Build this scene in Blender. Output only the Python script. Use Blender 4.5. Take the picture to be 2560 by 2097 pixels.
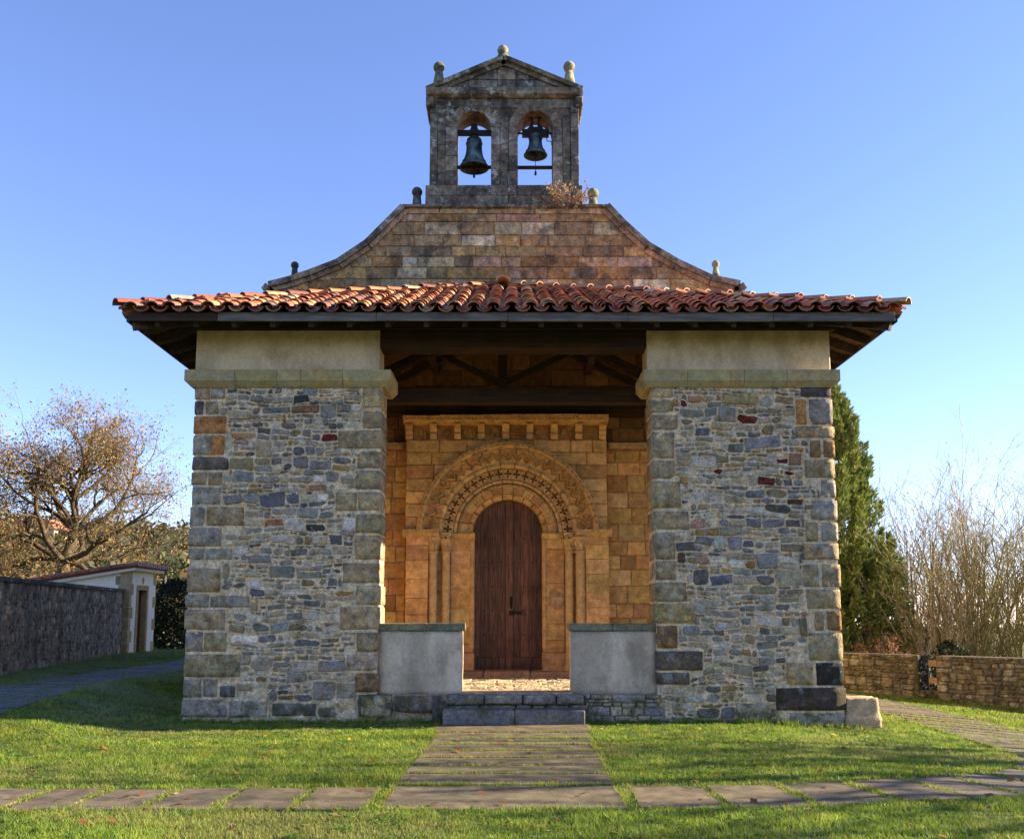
import bpy, math, random
import numpy as np
from mathutils import Vector, Matrix, Euler, noise as mnoise

# ------------------------------------------------------------------ camera, world, sun, exposure
for o in list(bpy.data.objects):
    bpy.data.objects.remove(o)
scene = bpy.context.scene
C = scene.collection
R = math.radians
CAM_Y, CAM_Z = -15.0, 1.6
FPX, TANP, SHIFT = 2416.0, 0.1345, 0.065
PITCH = math.atan(TANP)
cam = bpy.data.cameras.new('camera')
cam.sensor_width = 36.0
cam.lens = 36.0 * FPX / 2560.0
cam.shift_y = SHIFT
cam.clip_start, cam.clip_end = 0.1, 6000
co = bpy.data.objects.new('camera', cam)
C.objects.link(co)
co.location = (0, CAM_Y, CAM_Z)
co.rotation_euler = (math.pi / 2 + PITCH, 0, 0)
scene.camera = co

SUN_EL, SUN_AZ = R(22.5), R(7.0)          # azimuth measured from +x towards +y (behind the facade)
world = bpy.data.worlds.new('World')
scene.world = world
world.use_nodes = True
wn = world.node_tree
bg = wn.nodes['Background']
sky = wn.nodes.new('ShaderNodeTexSky')
sky.sky_type = 'NISHITA'
sky.sun_disc = False
sky.sun_elevation = SUN_EL
sky.sun_rotation = math.pi / 2 - SUN_AZ
sky.altitude = 900
sky.air_density = 1.0
sky.dust_density = 0.0
sky.ozone_density = 5.0
tint = wn.nodes.new('ShaderNodeMix')           # camera white balance of the daylight, the same over the whole sky
tint.data_type = 'RGBA'; tint.blend_type = 'MULTIPLY'; tint.inputs[0].default_value = 1.0
tint.inputs[7].default_value = (1.14, 0.915, 0.985, 1)
wn.links.new(sky.outputs[0], tint.inputs[6]); wn.links.new(tint.outputs[2], bg.inputs[0])
bg.inputs[1].default_value = 0.092
sl = bpy.data.lights.new('sun', 'SUN')
sl.energy = 4.6
sl.angle = R(0.55)
sl.color = (1.0, 0.86, 0.66)
so = bpy.data.objects.new('sun', sl)
C.objects.link(so)
sv = Vector((math.cos(SUN_EL) * math.cos(SUN_AZ), math.cos(SUN_EL) * math.sin(SUN_AZ), math.sin(SUN_EL)))
so.rotation_euler = (-sv).to_track_quat('-Z', 'Y').to_euler()
so.location = (20, 0, 20)
scene.view_settings.view_transform = 'Standard'
scene.view_settings.look = 'None'
scene.view_settings.exposure = 1.92
scene.view_settings.gamma = 1.0
scene.view_settings.use_curve_mapping = False
scene.render.engine = 'CYCLES'
scene.cycles.max_bounces = 7
scene.cycles.diffuse_bounces = 5
scene.cycles.use_denoising = True

rng = random.Random(11)
nr = np.random.default_rng(5)

# ------------------------------------------------------------------ helpers: projection, meshes, objects
def U(px, py, y):
    """photo pixel (2560 wide) -> world x, z on the plane at depth y"""
    u = (px - 1280.0) / FPX
    v = (1048.5 - py) / FPX + SHIFT * 2560.0 / FPX
    t = (y - CAM_Y) / (math.cos(PITCH) - v * math.sin(PITCH))
    return u * t, CAM_Z + t * (math.sin(PITCH) + v * math.cos(PITCH))
DS = 2560.0 / 2119.0
def V(px, py, y):                       # the same from the 2119-wide view of the photograph
    return U(px * DS, py * DS, y)
def UX(px, y, py=1400): return U(px, py, y)[0]
def UZ(py, y): return U(1280, py, y)[1]

WL = {}
def link(o, parent, world):
    C.objects.link(o)
    p = (0, 0, 0)
    if parent is not None:
        o.parent = parent
        p = WL[parent.name]
    o.location = (world[0] - p[0], world[1] - p[1], world[2] - p[2])
    WL[o.name] = tuple(world)
    return o
def tag(o, label=None, cat=None, group=None, kind=None):
    if label: o['label'] = label
    if cat: o['category'] = cat
    if group: o['group'] = group
    if kind: o['kind'] = kind
    return o
def empty(name, loc, label, cat, group=None):
    o = bpy.data.objects.new(name, None)
    o.empty_display_size = 0.3
    link(o, None, loc)
    return tag(o, label, cat, group)
def mk(name, vf, mat, parent=None, col=(0.5, 0.5, 0.5), smooth=False, kind=None):
    """one mesh object; vertices given in world space, origin at their middle"""
    vs = np.asarray(vf[0], dtype=np.float64).reshape(-1, 3)
    c = (vs.min(0) + vs.max(0)) / 2
    me = bpy.data.meshes.new(name)
    me.from_pydata((vs - c).tolist(), [], vf[1])
    a = me.color_attributes.new('col', 'FLOAT_COLOR', 'POINT')
    n = len(vs)
    if len(vf) > 2 and vf[2] is not None:
        ca = np.ones((n, 4), np.float32); ca[:, :3] = np.asarray(vf[2], np.float32)
    else:
        ca = np.tile(np.array([col[0], col[1], col[2], 1], np.float32), (n, 1))
    a.data.foreach_set('color', ca.ravel())
    if smooth:
        me.polygons.foreach_set('use_smooth', [True] * len(me.polygons))
    me.materials.append(mat)
    me.update()
    o = bpy.data.objects.new(name, me)
    link(o, parent, c)
    if kind: o['kind'] = kind
    return o
def mkarr(name, verts, faces, cols, mat, parent=None, kind=None, smooth=False):
    """fast path for big meshes: faces is an (n,3) or (n,4) array"""
    verts = np.asarray(verts, np.float32)
    faces = np.asarray(faces, np.int32)
    c = (verts.min(0) + verts.max(0)) / 2
    c[2] = verts[:, 2].min()
    me = bpy.data.meshes.new(name)
    n, k = faces.shape
    me.vertices.add(len(verts)); me.vertices.foreach_set('co', (verts - c).ravel())
    me.loops.add(n * k); me.loops.foreach_set('vertex_index', faces.ravel())
    me.polygons.add(n)
    me.polygons.foreach_set('loop_start', np.arange(0, n * k, k, dtype=np.int32))
    if smooth: me.polygons.foreach_set('use_smooth', np.ones(n, bool))
    a = me.color_attributes.new('col', 'FLOAT_COLOR', 'POINT')
    ca = np.ones((len(verts), 4), np.float32); ca[:, :3] = cols
    a.data.foreach_set('color', ca.ravel())
    me.materials.append(mat)
    me.update(calc_edges=True); me.validate()
    o = bpy.data.objects.new(name, me)
    link(o, parent, tuple(float(q) for q in c))
    if kind: o['kind'] = kind
    return o
def join(parts):
    vs, fs, cs = [], [], []
    anyc = any(len(p) > 2 for p in parts)
    for p in parts:
        b = len(vs)
        vs += list(p[0]); fs += [tuple(i + b for i in f) for f in p[1]]
        if anyc: cs += list(p[2]) if len(p) > 2 else [(0.5, 0.5, 0.5)] * len(p[0])
    return (vs, fs, cs) if anyc else (vs, fs)
def colored(vf, c): return (vf[0], vf[1], [c] * len(vf[0]))
def box(x0, x1, y0, y1, z0, z1):
    v = [(x, y, z) for z in (z0, z1) for y in (y0, y1) for x in (x0, x1)]
    return v, [(0, 2, 3, 1), (4, 5, 7, 6), (0, 1, 5, 4), (2, 6, 7, 3), (0, 4, 6, 2), (1, 3, 7, 5)]
def bbox(x0, x1, y0, y1, z0, z1, b=0.01, j=0.0):
    """chamfered box (24 corners), j = jitter of the corners"""
    if x1 < x0: x0, x1 = x1, x0
    b = min(b, (x1 - x0) * .4, (y1 - y0) * .4, (z1 - z0) * .4)
    lo, hi = (x0, y0, z0), (x1, y1, z1)
    v, idx = [], {}
    for sx in (0, 1):
        for sy in (0, 1):
            for sz in (0, 1):
                jx, jy, jz = (rng.uniform(-j, j) for _ in range(3))
                cor = [(lo[i], hi[i])[s] + d for i, s, d in zip((0, 1, 2), (sx, sy, sz), (jx, jy, jz))]
                for ax in range(3):
                    p = list(cor)
                    for i, s in zip((0, 1, 2), (sx, sy, sz)):
                        if i != ax: p[i] += b if s == 0 else -b
                    idx[(sx, sy, sz, ax)] = len(v); v.append(tuple(p))
    f = []
    g = lambda a, b_, c_, ax: idx[(a, b_, c_, ax)]
    for s in (0, 1):
        f.append([g(s, 0, 0, 0), g(s, 1, 0, 0), g(s, 1, 1, 0), g(s, 0, 1, 0)])
        f.append([g(0, s, 0, 1), g(1, s, 0, 1), g(1, s, 1, 1), g(0, s, 1, 1)])
        f.append([g(0, 0, s, 2), g(1, 0, s, 2), g(1, 1, s, 2), g(0, 1, s, 2)])
    for a in (0, 1):
        for c in (0, 1):
            f.append([g(a, c, 0, 0), g(a, c, 1, 0), g(a, c, 1, 1), g(a, c, 0, 1)])
            f.append([g(a, 0, c, 0), g(a, 1, c, 0), g(a, 1, c, 2), g(a, 0, c, 2)])
            f.append([g(0, a, c, 1), g(1, a, c, 1), g(1, a, c, 2), g(0, a, c, 2)])
            for e in (0, 1):
                pass
    for a in (0, 1):
        for c in (0, 1):
            for e in (0, 1):
                f.append([g(a, c, e, 0), g(a, c, e, 1), g(a, c, e, 2)])
    # orient outwards
    ctr = ((x0 + x1) / 2, (y0 + y1) / 2, (z0 + z1) / 2)
    out = []
    for q in f:
        a, b2, c2 = (Vector(v[i]) for i in q[:3])
        n = (b2 - a).cross(c2 - a)
        if n.dot(a - Vector(ctr)) < 0: q = q[::-1]
        out.append(tuple(q))
    return v, out
def prism(poly, y0, y1):
    """polygon in x,z extruded along y (y0 = front)"""
    n = len(poly)
    v = [(x, y0, z) for x, z in poly] + [(x, y1, z) for x, z in poly]
    area = sum(poly[i][0] * poly[(i + 1) % n][1] - poly[(i + 1) % n][0] * poly[i][1] for i in range(n))
    f = [tuple(range(n)), tuple(range(2 * n - 1, n - 1, -1))] + [(i, i + n, (i + 1) % n + n, (i + 1) % n) for i in range(n)]
    if area < 0: f = [q[::-1] for q in f]
    return v, f
def prism_x(poly, x0, x1):
    """polygon in y,z extruded along x"""
    n = len(poly)
    v = [(x0, y, z) for y, z in poly] + [(x1, y, z) for y, z in poly]
    f = [tuple(range(n))[::-1], tuple(range(n, 2 * n))] + [((i + 1) % n, (i + 1) % n + n, i + n, i)[::-1] for i in range(n)]
    return v, f
def stone_face(poly, yb, yf, ins=0.012, dome=0.006):
    """a stone set in a wall that faces -y: outline at yb, rounded shoulders, uneven face at yf"""
    n = len(poly)
    cx = sum(p[0] for p in poly) / n; cz = sum(p[1] for p in poly) / n
    ext = max(1e-3, min(max(p[0] for p in poly) - min(p[0] for p in poly), max(p[1] for p in poly) - min(p[1] for p in poly)))
    ins = min(ins, ext * .25)
    def sh(p, d):
        L = math.hypot(p[0] - cx, p[1] - cz) + 1e-9
        k = max(0.2, 1 - d / L)
        return cx + (p[0] - cx) * k, cz + (p[1] - cz) * k
    v = [(p[0], yb, p[1]) for p in poly]
    v += [(*(lambda q: (q[0], yb + (yf - yb) * .72, q[1]))(sh(p, ins * .35)),) for p in poly]
    v += [(*(lambda q: (q[0], yf + rng.uniform(-dome, dome) * .6, q[1]))(sh(p, ins * 1.5)),) for p in poly]
    v.append((cx, yf - dome * rng.uniform(0, 1), cz))
    f = []
    for a in (0, 1):
        for i in range(n):
            k = (i + 1) % n
            f.append((a * n + i, a * n + k, a * n + n + k, a * n + n + i))
    f += [(2 * n + i, 2 * n + (i + 1) % n, 3 * n) for i in range(n)]
    return v, f
def rpoly(x0, x1, z0, z1, cut=0.02, jit=0.006):
    """irregular rounded rectangle, counter-clockwise seen from -y"""
    w, h = x1 - x0, z1 - z0
    c = lambda m: rng.uniform(.3, 1.0) * min(cut, m * .45)
    j = lambda: rng.uniform(-jit, jit)
    p = []
    p += [(x0 + c(w), z0 + j()), (x0 + w * rng.uniform(.4, .6), z0 + j()), (x1 - c(w), z0 + j())]
    p += [(x1 + j(), z0 + c(h)), (x1 + j(), z1 - c(h))]
    p += [(x1 - c(w), z1 + j()), (x0 + w * rng.uniform(.4, .6), z1 + j()), (x0 + c(w), z1 + j())]
    p += [(x0 + j(), z1 - c(h)), (x0 + j(), z0 + c(h))]
    return p
def rough_box(x0, x1, y0, y1, z0, z1, n=(4, 2, 3), r=.03, amp=.012, seed=None):
    """rounded, uneven block"""
    if x1 < x0: x0, x1 = x1, x0
    lo, hi = Vector((x0, y0, z0)), Vector((x1, y1, z1))
    r = min(r, (x1 - x0) * .4, (y1 - y0) * .4, (z1 - z0) * .4)
    sd = rng.uniform(0, 50) if seed is None else seed
    idx, v, f = {}, [], []
    def vid(i, j, k):
        if (i, j, k) in idx: return idx[(i, j, k)]
        p = Vector((x0 + (x1 - x0) * i / n[0], y0 + (y1 - y0) * j / n[1], z0 + (z1 - z0) * k / n[2]))
        q = Vector(tuple(min(max(p[a_], lo[a_] + r), hi[a_] - r) for a_ in range(3)))
        d = (p - q)
        d = d.normalized() if d.length > 1e-9 else Vector((0, 0, 0))
        w = q + d * (r + amp * (mnoise.noise(Vector((p.x * 9 + sd, p.y * 9, p.z * 9))) + .6 * mnoise.noise(Vector((p.x * 3.1 + sd, p.y * 3.1, p.z * 3.1 + sd)))))
        idx[(i, j, k)] = len(v); v.append(tuple(w)); return idx[(i, j, k)]
    for s in (0, 1):
        for i in range(n[0]):
            for k in range(n[2]):
                q = [vid(i, s * n[1], k), vid(i + 1, s * n[1], k), vid(i + 1, s * n[1], k + 1), vid(i, s * n[1], k + 1)]; f.append(tuple(q if s == 0 else q[::-1]))
        for j in range(n[1]):
            for k in range(n[2]):
                q = [vid(s * n[0], j, k), vid(s * n[0], j + 1, k), vid(s * n[0], j + 1, k + 1), vid(s * n[0], j, k + 1)]; f.append(tuple(q if s else q[::-1]))
        for i in range(n[0]):
            for j in range(n[1]):
                q = [vid(i, j, s * n[2]), vid(i + 1, j, s * n[2]), vid(i + 1, j + 1, s * n[2]), vid(i, j + 1, s * n[2])]; f.append(tuple(q if s else q[::-1]))
    return v, f
def lathe(prof, cx, cy, n=16, a0=0, a1=2 * math.pi):
    full = abs(a1 - a0 - 2 * math.pi) < 1e-6
    m = n if full else n + 1
    v = []
    for r, z in prof:
        for i in range(m):
            a = a0 + (a1 - a0) * i / n
            v.append((cx + r * math.cos(a), cy + r * math.sin(a), z))
    f = []
    for k in range(len(prof) - 1):
        for i in range(n):
            j = (i + 1) % m
            f.append((k * m + i, k * m + j, (k + 1) * m + j, (k + 1) * m + i))
    return v, f
def bar(p, q, r, sides=8):
    p, q = Vector(p), Vector(q)
    d = (q - p).normalized()
    a = d.cross(Vector((0, 0, 1) if abs(d.z) < .9 else (1, 0, 0))).normalized(); b = d.cross(a)
    v = []
    for e in (p, q):
        for i in range(sides):
            t = 2 * math.pi * i / sides
            v.append(tuple(e + (a * math.cos(t) + b * math.sin(t)) * r))
    f = [(i, (i + 1) % sides, (i + 1) % sides + sides, i + sides) for i in range(sides)]
    f += [tuple(range(sides))[::-1], tuple(range(sides, 2 * sides))]
    return v, f
def beam(p, q, w, h, up=(0, 0, 1)):
    """rectangular timber from p to q (centre line)"""
    p, q = Vector(p), Vector(q)
    d = (q - p).normalized(); s = d.cross(Vector(up)).normalized(); u = s.cross(d)
    v = [tuple(e + s * (a * w / 2) + u * (b * h / 2)) for e in (p, q) for a, b in ((-1, -1), (1, -1), (1, 1), (-1, 1))]
    return v, [(0, 1, 2, 3)[::-1], (4, 5, 6, 7), (0, 4, 5, 1)[::-1], (1, 5, 6, 2)[::-1], (2, 6, 7, 3)[::-1], (3, 7, 4, 0)[::-1]][::1]
def nz(x, y, z=0.0): return mnoise.noise(Vector((x, y, z)))
def sstep(t): t = max(0.0, min(1.0, t)); return t * t * (3 - 2 * t)
def vary(c, k=0.15):
    m = 1 + rng.uniform(-k, k)
    return tuple(max(0.004, q * m * (1 + rng.uniform(-k, k) * .3)) for q in c)

# ------------------------------------------------------------------ materials
class NT:
    def __init__(self, name, rough=0.9):
        self.m = bpy.data.materials.new(name); self.m.use_nodes = True
        self.t = self.m.node_tree; self.b = self.t.nodes['Principled BSDF']
        self.b.inputs['Roughness'].default_value = rough
        self.b.inputs['Specular IOR Level'].default_value = 0.25
    def n(self, typ, **kw):
        x = self.t.nodes.new(typ)
        for k, v in kw.items():
            if hasattr(x, k): setattr(x, k, v)
            else: x.inputs[k.replace('_', ' ')].default_value = v
        return x
    def l(self, a, b): self.t.links.new(a, b)
    def pos(self, scale=(1, 1, 1)):
        g = self.n('ShaderNodeNewGeometry'); mp = self.n('ShaderNodeMapping')
        mp.inputs['Scale'].default_value = scale
        self.l(g.outputs['Position'], mp.inputs[0]); return mp.outputs[0]
    def noise(self, vec, scale, detail=4, rough=.6):
        x = self.n('ShaderNodeTexNoise', Scale=scale, Detail=detail, Roughness=rough); self.l(vec, x.inputs['Vector']); return x.outputs['Fac']
    def ramp(self, fac, stops):
        r = self.n('ShaderNodeValToRGB'); e = r.color_ramp.elements
        while len(e) > len(stops): e.remove(e[-1])
        while len(e) < len(stops): e.new(0.5)
        for el, (p, c) in zip(e, stops):
            el.position = p; el.color = (*c, 1) if len(c) == 3 else c
        self.l(fac, r.inputs[0]); return r.outputs[0]
    def mix(self, fac, a, b, mode='MIX'):
        x = self.n('ShaderNodeMix', data_type='RGBA', blend_type=mode)
        for s, v in ((0, fac), (6, a), (7, b)):
            if isinstance(v, (int, float)): x.inputs[s].default_value = v
            elif isinstance(v, tuple): x.inputs[s].default_value = (*v, 1)
            else: self.l(v, x.inputs[s])
        return x.outputs[2]
    def col(self):
        a = self.n('ShaderNodeAttribute'); a.attribute_name = 'col'; return a.outputs['Color']
    def bump(self, h, strength, dist):
        x = self.n('ShaderNodeBump', Strength=strength, Distance=dist); self.l(h, x.inputs['Height']); self.l(x.outputs[0], self.b.inputs['Normal'])
    def out(self, c): self.l(c, self.b.inputs['Base Color']); return self.m
def g3(a): return (a, a, a)
def stone_mat(name, dark=0.0, light=0.0, moss=0.0, bump=.5, grain=1.0, var=.35, streak=0.0, rough=.92, blotch=2.2, fine=1.0, warm=1.0):
    t = NT(name, rough); p = t.pos()
    c = t.mix(1.0, t.col(), (1.07 * (1 + .10 * warm), 1.08, 1.07 * (1 - .14 * warm)), 'MULTIPLY')
    n1 = t.noise(p, 7 * grain, 5); n2 = t.noise(p, 48 * grain, 3, .7)
    c = t.mix(1.0, c, t.ramp(n1, [(.34, g3(1 - var)), (.66, g3(1 + var))]), 'MULTIPLY')
    c = t.mix(1.0, c, t.ramp(n2, [(.36, g3(1 - .30 * fine)), (.64, g3(1 + .28 * fine))]), 'MULTIPLY')
    n3 = t.noise(p, 19 * grain, 4, .65)
    c = t.mix(1.0, c, t.ramp(n3, [(.36, g3(1 - .24 * fine)), (.64, g3(1 + .22 * fine))]), 'MULTIPLY')
    hue = t.noise(p, 6.5, 4)
    c = t.mix(t.ramp(hue, [(.42, g3(0)), (.62, g3(.65 * warm))]), c, t.mix(1.0, c, (1.25, 1.0, .68), 'MULTIPLY'))
    if dark > 0:
        d = t.noise(p, blotch, 8, .72)
        c = t.mix(t.ramp(d, [(.5, g3(0)), (.62, g3(dark))]), c, (.028, .027, .024))
    if streak > 0:
        s = t.noise(t.pos((1.7, 1.7, .3)), 1.3, 8, .7)
        c = t.mix(t.ramp(s, [(.47, g3(0)), (.66, g3(streak))]), c, (.035, .033, .03))
    if light > 0:
        v = t.noise(p, 5.0, 9, .7); v2 = t.noise(p, 1.4, 3)
        k = t.mix(1.0, t.ramp(v, [(.545, g3(0)), (.61, g3(light))]), t.ramp(v2, [(.4, g3(.15)), (.6, g3(1))]), 'MULTIPLY')
        c = t.mix(k, c, (.46, .47, .40))
    if moss > 0:
        g = t.n('ShaderNodeNewGeometry'); sp = t.n('ShaderNodeSeparateXYZ'); t.l(g.outputs['Position'], sp.inputs[0])
        mr = t.n('ShaderNodeMapRange'); t.l(sp.outputs[2], mr.inputs[0])
        mr.inputs[1].default_value = 1.1; mr.inputs[2].default_value = -0.1; mr.inputs[3].default_value = 0; mr.inputs[4].default_value = moss
        mn = t.ramp(t.noise(p, 3.3, 8, .75), [(.48, g3(0)), (.58, g3(1))])
        c = t.mix(t.mix(1.0, mn, mr.outputs[0], 'MULTIPLY'), c, (.05, .062, .018))
    h = t.mix(.5, n3, n2)
    t.bump(h, bump, .03)
    return t.out(c)
M = {}
M['rubble'] = stone_mat('rubble_stone', dark=.3, light=.4, moss=.9, bump=1.0, var=.4, blotch=7)
M['quoin'] = stone_mat('quoin_stone', dark=.45, light=.5, moss=.9, bump=1.0, var=.35, blotch=4.0)
M['mortar'] = stone_mat('lime_mortar', dark=.1, light=.1, moss=.7, bump=.6, var=.25)
M['ashlar'] = stone_mat('weathered_ashlar', dark=.7, light=.35, bump=.8, var=.35, streak=.5, blotch=2.0, warm=1.0)
M['bell'] = stone_mat('lichened_dark_stone', dark=.75, light=.9, bump=1.0, var=.45, streak=.6, blotch=2.4, warm=.5)
M['warm'] = stone_mat('golden_sandstone', dark=.14, light=.06, bump=.5, var=.26, blotch=2.6, fine=.5, warm=.35)
M['carved'] = stone_mat('carved_golden_stone', dark=.10, light=.05, bump=.5, var=.22, fine=.5, blotch=4, warm=.3)
M['cap'] = stone_mat('olive_sandstone', dark=.08, light=.06, bump=.3, var=.18, fine=.4)
M['slate'] = stone_mat('slate_step', dark=.6, light=.15, bump=.7, var=.3, moss=.6, blotch=3.5)
M['darkbase'] = stone_mat('mossy_base_stone', dark=.5, light=.35, moss=1.0, bump=.9, var=.4, blotch=2.6)
M['coping'] = stone_mat('green_coping_stone', dark=.35, light=.3, bump=.5, var=.25, blotch=5)
M['ochre'] = stone_mat('ochre_wall_stone', dark=.5, light=.25, moss=.5, bump=.9, var=.4, streak=.6, blotch=3, warm=.3)
M['cemetery'] = stone_mat('stained_cemetery_wall', dark=.6, light=.6, moss=.3, bump=1.0, var=.5, streak=.6, blotch=3.0)
M['floor'] = stone_mat('porch_cobble', dark=.1, light=.1, bump=.6, var=.25)
M['white'] = stone_mat('whitewash', dark=.03, light=.0, bump=.15, var=.06, fine=.12)
def plaster(name, base, stain, amount, top=None):
    t = NT(name, .95); p = t.pos()
    n = t.noise(p, 1.7, 8, .65); n2 = t.noise(p, 30, 4, .7)
    c = t.mix(t.ramp(n, [(.46, g3(0)), (.60, g3(amount))]), base, stain)
    s = t.noise(t.pos((1.6, 1.6, .5)), 1.1, 6, .6)
    c = t.mix(t.ramp(s, [(.48, g3(0)), (.62, g3(amount * .6))]), c, tuple(q * .55 for q in stain))
    c = t.mix(1.0, c, t.ramp(n2, [(.36, g3(.88)), (.64, g3(1.1))]), 'MULTIPLY')
    t.bump(t.mix(.5, n, n2), .25, .02)
    return t.out(c)
M['cream'] = plaster('cream_render', (.78, .60, .37), (.48, .33, .17), .6)
M['grey'] = plaster('grey_render', (.68, .54, .37), (.38, .29, .19), .75)
def wood(name, a, b, axis=2, rough=.75, sc=1.0, bump=.35):
    t = NT(name, rough)
    s = [14.0 * sc] * 3; s[axis] = .9 * sc
    p = t.pos(tuple(s))
    n = t.noise(p, 1.6, 6, .65); n2 = t.noise(t.pos(), 2.2, 4)
    c = t.mix(t.ramp(n, [(.36, g3(0)), (.64, g3(1))]), a, b)
    c = t.mix(1.0, c, t.ramp(n2, [(.3, g3(.7)), (.7, g3(1.3))]), 'MULTIPLY')
    t.bump(n, bump, .01)
    return t.out(c)
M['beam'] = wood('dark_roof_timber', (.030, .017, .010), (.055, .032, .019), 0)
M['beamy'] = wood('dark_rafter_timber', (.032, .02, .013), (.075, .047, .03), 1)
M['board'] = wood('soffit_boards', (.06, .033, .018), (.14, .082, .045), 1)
M['fascia'] = wood('grey_fascia_timber', (.095, .085, .075), (.20, .18, .155), 0, .85)
M['door'] = wood('old_door_wood', (.05, .024, .013), (.20, .10, .052), 2, .6, 1.6)
M['doorl'] = wood('worn_door_wood', (.09, .04, .021), (.26, .125, .065), 2, .6, 1.6)
M['rail'] = wood('pale_rail_wood', (.38, .24, .1), (.52, .36, .17), 0)
M['bark'] = stone_mat('oak_bark', dark=.2, light=.2, bump=.9, var=.35, grain=1.4)
def simple(name, c, rough=.6, metal=0.0):
    t = NT(name, rough); t.b.inputs['Metallic'].default_value = metal
    p = t.pos(); n = t.noise(p, 9, 5)
    return t.out(t.mix(1.0, c, t.ramp(n, [(.3, g3(.65)), (.7, g3(1.35))]), 'MULTIPLY'))
M['iron'] = simple('wrought_iron', (.018, .016, .015), .55, .3)
M['rust'] = simple('rusty_iron', (.05, .02, .012), .8, .2)
def bronze():
    t = NT('bronze_patina', .55); t.b.inputs['Metallic'].default_value = .35
    n = t.noise(t.pos(), 5.5, 7, .7); s = t.noise(t.pos((5, 5, 1)), 1.6, 5)
    c = t.mix(t.ramp(n, [(.42, g3(0)), (.6, g3(1))]), (.10, .15, .145), (.02, .024, .025))
    c = t.mix(t.ramp(s, [(.5, g3(0)), (.7, g3(.7))]), c, (.24, .31, .30))
    t.bump(n, .3, .01); return t.out(c)
M['bronze'] = bronze()
def tile_mat():
    t = NT('clay_tile', .62); t.b.inputs['Specular IOR Level'].default_value = .4
    p = t.pos(); c = t.col()
    n = t.noise(p, 9, 6, .7); n2 = t.noise(p, 55, 3)
    c = t.mix(1.0, c, t.ramp(n, [(.25, g3(.6)), (.75, g3(1.3))]), 'MULTIPLY')
    k = t.noise(p, 3.2, 8, .72)
    c = t.mix(t.ramp(k, [(.52, g3(0)), (.62, g3(.6))]), c, (.12, .095, .05))
    k2 = t.noise(t.pos((1, 1, 1.3)), 6.2, 8, .72)
    c = t.mix(t.ramp(k2, [(.6, g3(0)), (.68, g3(.5))]), c, (.50, .43, .24))
    t.bump(t.mix(.5, n, n2), .35, .012); return t.out(c)
M['tile'] = tile_mat()
def leaf_mat(name, trans=.35, rough=.6):
    t = NT(name, rough); c = t.col(); t.out(c)
    tr = t.n('ShaderNodeBsdfTranslucent'); t.l(c, tr.inputs[0])
    mx = t.n('ShaderNodeMixShader'); mx.inputs[0].default_value = trans
    t.l(t.b.outputs[0], mx.inputs[1]); t.l(tr.outputs[0], mx.inputs[2])
    t.l(mx.outputs[0], t.t.nodes['Material Output'].inputs[0]); return t.m
M['leaf'] = leaf_mat('leaves')
M['blade'] = leaf_mat('grass_blades', .45, .5)
M['needle'] = leaf_mat('conifer_foliage', .2, .7)
def twig_mat():
    t = NT('twig_bark', .85); c = t.col(); n = t.noise(t.pos(), 6, 4)
    return t.out(t.mix(1.0, c, t.ramp(n, [(.3, g3(.7)), (.7, g3(1.3))]), 'MULTIPLY'))
M['twig'] = twig_mat()
def ground_mat():
    t = NT('turf_soil', .95); p = t.pos()
    n = t.noise(p, .9, 7, .65); n2 = t.noise(p, 18, 5, .7); n3 = t.noise(p, .02, 5)
    c = t.mix(t.ramp(n2, [(.35, g3(0)), (.7, g3(1))]), (.035, .05, .012), (.085, .11, .026))
    c = t.mix(t.ramp(n, [(.5, g3(0)), (.75, g3(.6))]), c, (.09, .085, .03))
    c = t.mix(t.ramp(n3, [(.4, g3(0)), (.7, g3(.5))]), c, (.10, .085, .04))
    t.bump(n2, .8, .04); return t.out(c)
M['ground'] = ground_mat()
def slab_mat():
    t = NT('paving_slab', .75); p = t.pos(); c = t.col()
    n = t.noise(p, 60, 4, .8); n2 = t.noise(p, 3.5, 6, .65)
    c = t.mix(1.0, c, t.ramp(n, [(.3, g3(.7)), (.7, g3(1.3))]), 'MULTIPLY')
    c = t.mix(1.0, c, t.ramp(n2, [(.36, g3(.6)), (.64, g3(1.35))]), 'MULTIPLY')
    k = t.noise(p, 5, 9, .75)
    c = t.mix(t.ramp(k, [(.54, g3(0)), (.62, g3(.55))]), c, (.06, .075, .025))
    t.bump(n, .4, .008); return t.out(c)
M['slab'] = slab_mat()

# ------------------------------------------------------------------ terrain, paths
def hgt(x, y):
    z = .42 * sstep((-4.9 - x) / 2.2) * sstep((y + 6) / 9)
    z -= .05 * max(0.0, min(x, 14) - 3.5)
    s = ((x - 8.4) * 3.3 + (y - 9.5) * 2.8) / 4.33
    if x > 3: z -= 5.0 * sstep((s - 1.5) / 26) * sstep((x - 3) / 6)
    d = math.hypot(x, y + 15)
    if d > 50:
        z += 25 * sstep((d - 62) / 290) * sstep(-x / d / .22)
        z -= 26 * sstep((d - 50) / 200) * sstep(x / d / .2)
        z += 1.2 * nz(x * .02, y * .02) * sstep((d - 60) / 100)
    return z
def axis(a, b, step, far):
    c = list(np.arange(a, b + 1e-6, step)); s = step
    lo, hi = a, b
    while hi < far: s *= 1.28; hi += s; c.append(hi)
    s = step
    while lo > -far: s *= 1.28; lo -= s; c.insert(0, lo)
    return c
gx = axis(-14, 14, .5, 2600); gy = axis(-16, 20, .5, 2600)
gv = [(x, y, hgt(x, y)) for y in gy for x in gx]
nx_ = len(gx)
gf = [(j * nx_ + i, j * nx_ + i + 1, (j + 1) * nx_ + i + 1, (j + 1) * nx_ + i) for j in range(len(gy) - 1) for i in range(nx_ - 1)]
ground = mkarr('ground', gv, gf, (.1, .1, .05), M['ground'], smooth=True)
tag(ground, 'grassy churchyard ground running out to the hills', 'ground', kind='structure')

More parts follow.
